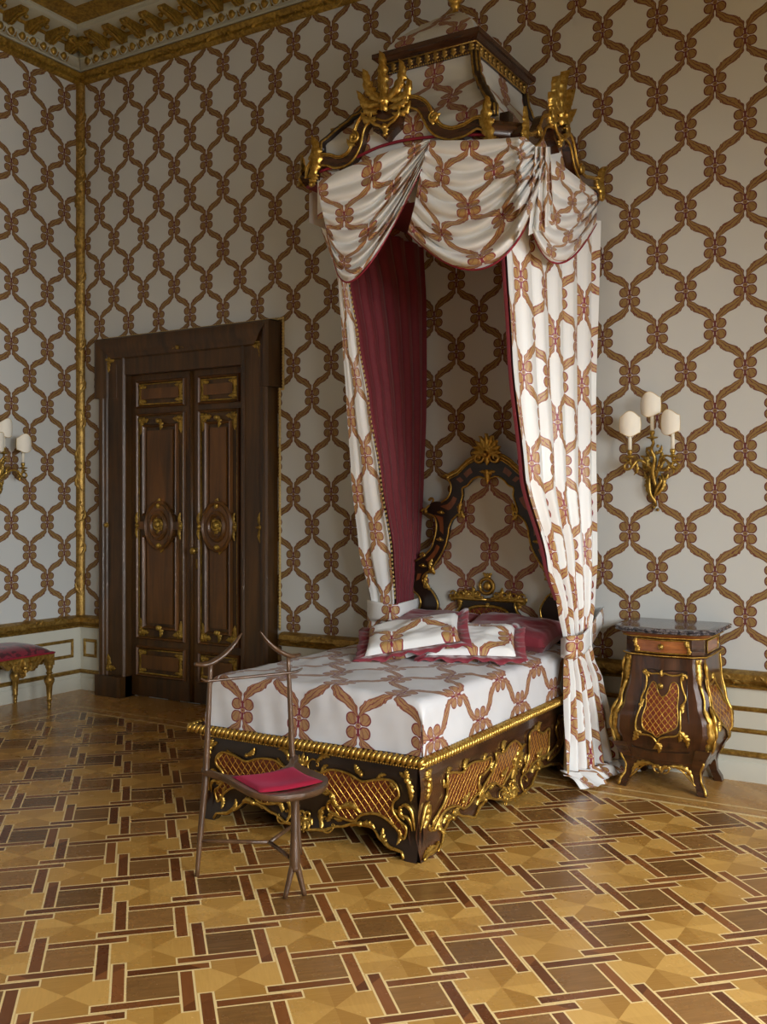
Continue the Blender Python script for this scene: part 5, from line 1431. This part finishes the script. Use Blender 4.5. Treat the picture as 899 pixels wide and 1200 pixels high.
# corner mounts and the gilt edge down each corner to the foot
for s in (-1, 1):
    g = G(mNC(s))
    for k in range(3):
        g.leaf((0, .60), ((k - 1) * .016, .69), .02, .1 * (k - 1), .014, 4, .003)
    g.leaf((0, .64), (0, .555), .022, 0, .016, 4, .003); g.ball((0, .675, .01), .01)
    g.tube(smooth([(.0, .56, .006), (.004, .48, .008), (-.004, .42, .008), (.0, .38, .006)], 5), [.010, .007, .008, .006], 6)
    g.leaf((.002, .44), (.0, .2), .026, .06, .016, 7, .002); g.leaf((.0, .40), (.012, .13), .018, .1, .014, 6, .003)
    g.build('gilt_corner_mount', M['gold'], cab)
    g = G(); P = []
    for z in [lerp(.17, .0, k / 10) for k in range(11)]:
        b = interp([(0, .03), (.03, .022), (.07, .0), (.11, -.006), (.16, .006), (.24, .04)], z); r = interp([(0, .026), (.06, .024), (.11, .028), (.16, .038)], z)
        x = HW - CH / 2 + b; y = NY0 + CH / 2 - b * .62; P.append((NXC + s * (x + r * .75), y - r * .75, z + .006))
    g.tube(P, [.008, .006, .006, .007, .009], 6); g.build('gilt_foot_edge', M['gold'], cab)
    # outline of the bulging side, gilt
    g = G(); P = [(NXC + s * (HW + nb(z) + .002), NY0 - nb(z) * .62 + CH + .004, z) for z in [lerp(.69, .16, k / 24) for k in range(25)]]
    g.tube(P, .005, 6); gb_ = g; g = G(); P = [(NXC + s * (HW + nb(z) + .002), NY1 - .012, z) for z in [lerp(.69, .14, k / 24) for k in range(25)]]; g.tube(P, [.006, .006, .009, .010, .007, .008], 6); g.build('gilt_back_edge', M['gold'], cab); g = gb_
    for z0, z1 in ((.68, .60), (.46, .36), (.38, .28), (.30, .20)):
        P = lambda z, q: (NXC + s * (HW + nb(z) + .004 + q), NY0 - nb(z) * .62 + CH - .01, z)
        g.tube([P(lerp(z0, z1, k / 6), .006 * math.sin(PI * k / 6)) for k in range(7)], [.004, .011, .009, .003], 6)
    g.build('gilt_side_edge', M['gold'], cab)
g = G(mNF)
for s in (-1, 1):
    g.leaf((s * .05, .138), (s * .155, .06), .02, .25 * s, .016, 5, .004); g.tube([(s * .05 + s * q[0], .128 + q[1], .008) for q in spiral(0, 0, .014, .004, 0, 5, 12)], .004, 5)
    cs = [(s * a, b, .008) for a, b in ((.025, .118), (.04, .135), (.035, .105), (.012, .095))]; g.tube(smooth(cs, 4), [.004, .006, .003], 5)
    g.leaf((0, .10), (s * .035, .135), .012, .2 * s, .012, 3, .004)
g.tube(smooth([(-.17, .05, .006), (-.13, .09, .006), (-.09, .125, .006), (-.05, .138, .006), (0, .118, .006), (.05, .138, .006), (.09, .125, .006), (.13, .09, .006), (.17, .05, .006)], 4), .0045, 6)
g.build('gilt_apron_mount', M['gold'], body)
# ------------------------------------------------------------------ wall sconces (modelled at the origin: wall plane y = 0, facing -y)
sconce = thing('wall_sconce', 'gilt three-branch wall sconce with cream shades above the small cabinet', 'wall lamp', (0, 0, 0), 'gilt wall sconces')
mq = lambda u, v, h: (u, -h, v)
g = G(mq)
# scrolling leaf body, z measured from the middle of the plate
for p0, p1, w, b, h, base in (((-.03, -.20), (-.02, -.06), .020, .2, .022, .012), ((-.0, -.19), (.016, -.06), .018, -.24, .025, .012), ((-.016, -.07), (-.03, .06), .024, .16, .03, .03), ((.006, -.06), (.022, .07), .022, -.16, .03, .035), ((-.02, -.05), (-.07, .01), .018, .3, .02, .02), ((.02, -.05), (.07, .0), .017, -.3, .02, .02), ((-.012, .03), (-.04, .085), .014, .25, .02, .05), ((.004, .04), (.034, .095), .014, -.25, .02, .05), ((-.03, -.10), (-.062, -.05), .014, .3, .018, .01), ((.02, -.10), (.06, -.06), .014, -.3, .018, .01)):
    g.leaf(p0, p1, w, b, h, 5, base)
g.tube(smooth([(-.03, -.06, .02), (-.038, -.12, .028), (-.03, -.18, .03), (-.01, -.22, .02), (.0, -.25, .012)], 5), [.009, .012, .010, .011, .005], 8)
g.tube(smooth([(.018, -.08, .03), (.032, -.105, .034), (.02, -.13, .034), (.0, -.17, .03), (-.012, -.22, .02)], 5), [.007, .010, .006], 8)
g.tube(smooth([(-.0, -.14, .03), (-.012, -.06, .05), (.004, .01, .06), (-.012, .065, .075), (.004, .10, .09), (0., .125, .10)], 5), [.011, .014, .011, .009, .008], 8)
for c in ((-.015, -.255, .012), (.006, -.27, .01), (.026, .085, .08), (-.026, .075, .07), (.016, .05, .07)): g.ball(c, .010)
body_s = g.build('sconce_body', M['brass'], sconce)
CAND = [(-.11, .028, .15), (.0, .135, .10), (.128, .028, .15)]
def branch(x, z, h, k):
    g = G(mq)
    if k != 1:
        s = 1 if x > 0 else -1
        g.tube(smooth([(.0, -.09, .03), (s * .025, -.03, .06), (s * .06, .005, .10), (x * .72, .0, .135), (x * .92, -.035, .15), (x + s * .022, -.045, h), (x + s * .03, -.02, h), (x, .0, h), (x, .012, h)], 6), [.008, .0095, .008, .007, .0075, .006, .006], 8)
        g.leaf((s * .03, -.025), (x * .72, .03), .014, .25 * s, .016, 4, .08); g.leaf((x * .9, -.04), (x + s * .05, .0), .013, .3 * s, .016, 3, h - .01); g.leaf((x * .75, -.005), (x * .92, -.075), .012, .2, .016, 3, h - .03); g.ball((x + s * .034, -.03, h), .009)
    c = G(); c.map = None
    br = g.build('branch', M['brass'], sconce) if g.v else None
    c.lathe([(.001, z - .025), (.006, z - .025), (.009, z - .012), (.03, z - .006), (.034, z + .0), (.012, z + .003), (.010, z + .012), (.015, z + .016), (.015, z + .034), (.012, z + .036), (.001, z + .036)], (x, -h, 0), 14)
    cup = c.build('drip_pan', M['brass'], sconce)
    c = G(); c.lathe([(.0105, z + .034), (.0105, z + .12), (.009, z + .124), (.001, z + .126)], (x, -h, 0), 12); c.build('candle_tube', M['candle'], sconce)
    # shield-shaped clip shade standing in front of the candle
    g = G(); R = []; n = 18; yaw = (-.25, 0.05, .25)[k] * -1
    for th in (0., .0022):
        for j in range(9):
            v = j / 8; row = []
            for i in range(n + 1):
                u = lerp(-1, 1, i / n); a = u * 1.12 + yaw
                r = .060 - th + .004 * math.sin(PI * v)
                zt = .232 + .016 * math.cos(u * PI * .9) - .006 * u * u + .006 * abs(u) ** 6; zb = .116 - .008 * math.cos(u * PI) + .010 * u * u - .004 * abs(u) ** 6
                row.append((x + r * math.sin(a), -h - .004 - r * math.cos(a) + .012, z + lerp(zb, zt, v)))
            R.append(row)
    g.rows(R[:9]); g.rows(R[9:]); g.rows([R[0], R[9]]); g.rows([R[8], R[17]]); sh_ = g.build('lamp_shade', M['shade'], sconce)
    e = G(); loop = R[0] + [r[-1] for r in R[:9]] + R[8][::-1] + [r[0] for r in R[:9]][::-1]; e.tube([p for i, p in enumerate(loop) if i == 0 or math.dist(p, loop[i - 1]) > 1e-5], .0018, 4); e.build('braid_edge', M['shade_trim'], sh_)
    c = G(); c.tube([(x - .011, -h, z + .1), (x - .02, -h - .036, z + .15)], .0012, 4); c.tube([(x + .011, -h, z + .1), (x + .02, -h - .036, z + .15)], .0012, 4); c.build('shade_clip', M['brass'], sconce)
for k, (x, z, h) in enumerate(CAND): branch(x, z, h, k)
sconce.location = (-1.625, YW - .002, 1.725)
copy_thing(sconce, (XL + .002, 4.835, 1.725), PI / 2, 'gilt three-branch wall sconce with cream shades on the left wall above the stool')
# ------------------------------------------------------------------ gilt stool by the left wall
SX0_, SX1_, SY0_, SY1_ = -6.235, -5.825, 4.44, 4.975
stool = thing('gilt_stool', 'carved gilt stool with crimson damask seat against the left wall', 'stool', ((SX0_ + SX1_) / 2, (SY0_ + SY1_) / 2, 0))
def turned_leg(x, y):
    g = G(); g.lathe([(.001, 0), (.010, 0), (.013, .012), (.011, .022), (.017, .028), (.013, .034), (.015, .06), (.021, .068), (.017, .076), (.024, .17), (.036, .2), (.038, .215), (.030, .232), (.018, .244), (.016, .252), (.026, .262), (.018, .27), (.020, .285), (.028, .305), (.026, .32), (.001, .32)], (x, y, 0), 16)
    g.box(x - .026, x + .026, y - .026, y + .026, .318, .40); g.build('leg', M['gold_wall'], stool, smooth=45)
for x in (SX0_ + .02, SX1_ - .02):
    for y in (SY0_ + .02, SY1_ - .02): turned_leg(x, y)
def sapron(mp, a, b):
    g = G(mp); n = 40; A = []; B = []
    for i in range(n + 1):
        t = i / n; q = abs(2 * t - 1); z = .345 - .012 * math.cos(q * PI * 4) + .022 * q - .075 * math.exp(-(q / .2) ** 2) - .018 * math.exp(-((q - .55) / .12) ** 2)
        A.append((lerp(a, b, t), z)); B.append((lerp(a, b, t), .405))
    g.band(A, B, -.02, .012); m = (a + b) / 2
    for s in (-1, 1):
        g.tube([(m + s * (.06 + p_[0]), .345 + p_[1], .02) for p_ in spiral(0, 0, .034, .008, -2., 3.6, 16)], [.008, .011, .006], 6)
        g.leaf((m + s * .01, .30), (m + s * .05, .385), .024, -.3 * s, .022, 4, .012); g.leaf((m + s * .1, .36), (m + s * .19, .375), .02, .3 * s, .016, 4, .01)
    g.leaf((m, .275), (m, .395), .026, 0, .03, 4, .012); g.ball((m, .335, .035), .018)
    g.tube([(a, .402, .012), (b, .402, .012)], .007, 6)
    g.build('apron', M['gold_wall'], stool, smooth=50)
sapron(lambda u, v, h: (SX1_ - .01 + h, u, v), SY0_ + .03, SY1_ - .03); sapron(lambda u, v, h: (SX0_ + .01 - h, u, v), SY0_ + .03, SY1_ - .03)
sapron(lambda u, v, h: (u, SY1_ - .01 + h, v), SX0_ + .03, SX1_ - .03); sapron(lambda u, v, h: (u, SY0_ + .01 - h, v), SX0_ + .03, SX1_ - .03)
g = G(); N = 24; R = []
for j in range(N + 1):
    R.append([])
    for i in range(N + 1):
        u, v = lerp(-1, 1, i / N), lerp(-1, 1, j / N)
        e = (1 - abs(u) ** 3.5) ** .6 * (1 - abs(v) ** 3.5) ** .6
        k = 1 + .04 * math.sin(PI * min(1, e * 3)) if e > 0 else 1
        R[-1].append(((SX0_ + SX1_) / 2 + u * (SX1_ - SX0_ + .012) / 2 , (SY0_ + SY1_) / 2 + v * (SY1_ - SY0_ + .012) / 2, .404 + .078 * e))
g.rows(R); R2 = [[(p[0], p[1], .40) for p in r] for r in R]; g.rows(R2); 
bd_ = lambda Q: Q[0] + [r[-1] for r in Q[1:]] + Q[-1][::-1][1:] + [r[0] for r in Q[1:-1]][::-1]
g.rows([bd_(R), bd_(R2)], closeu=True)
seat = g.build('seat_cushion', M['damask_red'], stool)
g = G(); P = bd_(R); g.tube([(p[0], p[1], .409) for p in P], .007, 6, closed=True); g.build('braid', M['red_trim'], seat)
# ------------------------------------------------------------------ light and camera
def area(name, loc, size, rot, power, col=(1, 1, 1)):
    l = bpy.data.lights.new(name, 'AREA'); l.shape = 'RECTANGLE'; l.size, l.size_y = size; l.energy = power; l.color = col
    o = bpy.data.objects.new(name, l); COL.objects.link(o); o.location = loc; o.rotation_euler = rot; return o
for k, (a, b) in enumerate(WIN):
    o = area('window_daylight', (XR + .02, (a + b) / 2, (WZ0 + WZ1) / 2), (WZ1 - WZ0, b - a), (0, math.radians(90 - 18), 0), [310, 335, 170][k], (.96, .985, 1.))
    o.rotation_euler = (0, math.radians(54), 0); o.data.spread = math.radians(138)
w = bpy.data.worlds.new('sky'); SC.world = w; w.use_nodes = True
bg = w.node_tree.nodes['Background']; sky = w.node_tree.nodes.new('ShaderNodeTexSky')
sky.sky_type = 'NISHITA'; sky.sun_disc = False; sky.sun_elevation = math.radians(40); sky.sun_rotation = math.radians(200)
w.node_tree.links.new(sky.outputs[0], bg.inputs[0]); bg.inputs[1].default_value = .15
cam = bpy.data.cameras.new('camera'); co = bpy.data.objects.new('camera', cam); COL.objects.link(co)
cam.sensor_fit = 'HORIZONTAL'; cam.sensor_width = 36.; cam.lens = 36. * FPX / 899.; cam.shift_y = -12. / 899.
co.location = (0, 0, EYE); co.rotation_euler = (math.radians(90), 0, TH); SC.camera = co
cam.clip_start = .05
vs = SC.view_settings; vs.view_transform = 'Standard'; vs.look = 'None'; vs.exposure = 0.; vs.gamma = 1.; vs.use_curve_mapping = False
cy = SC.cycles; cy.max_bounces = 8; cy.diffuse_bounces = 5; cy.glossy_bounces = 4; cy.use_denoising = True
cy.sample_clamp_indirect = 6.; cy.caustics_reflective = False; cy.caustics_refractive = False
for o in list(bpy.data.objects):
    if '_w' in o: del o['_w']
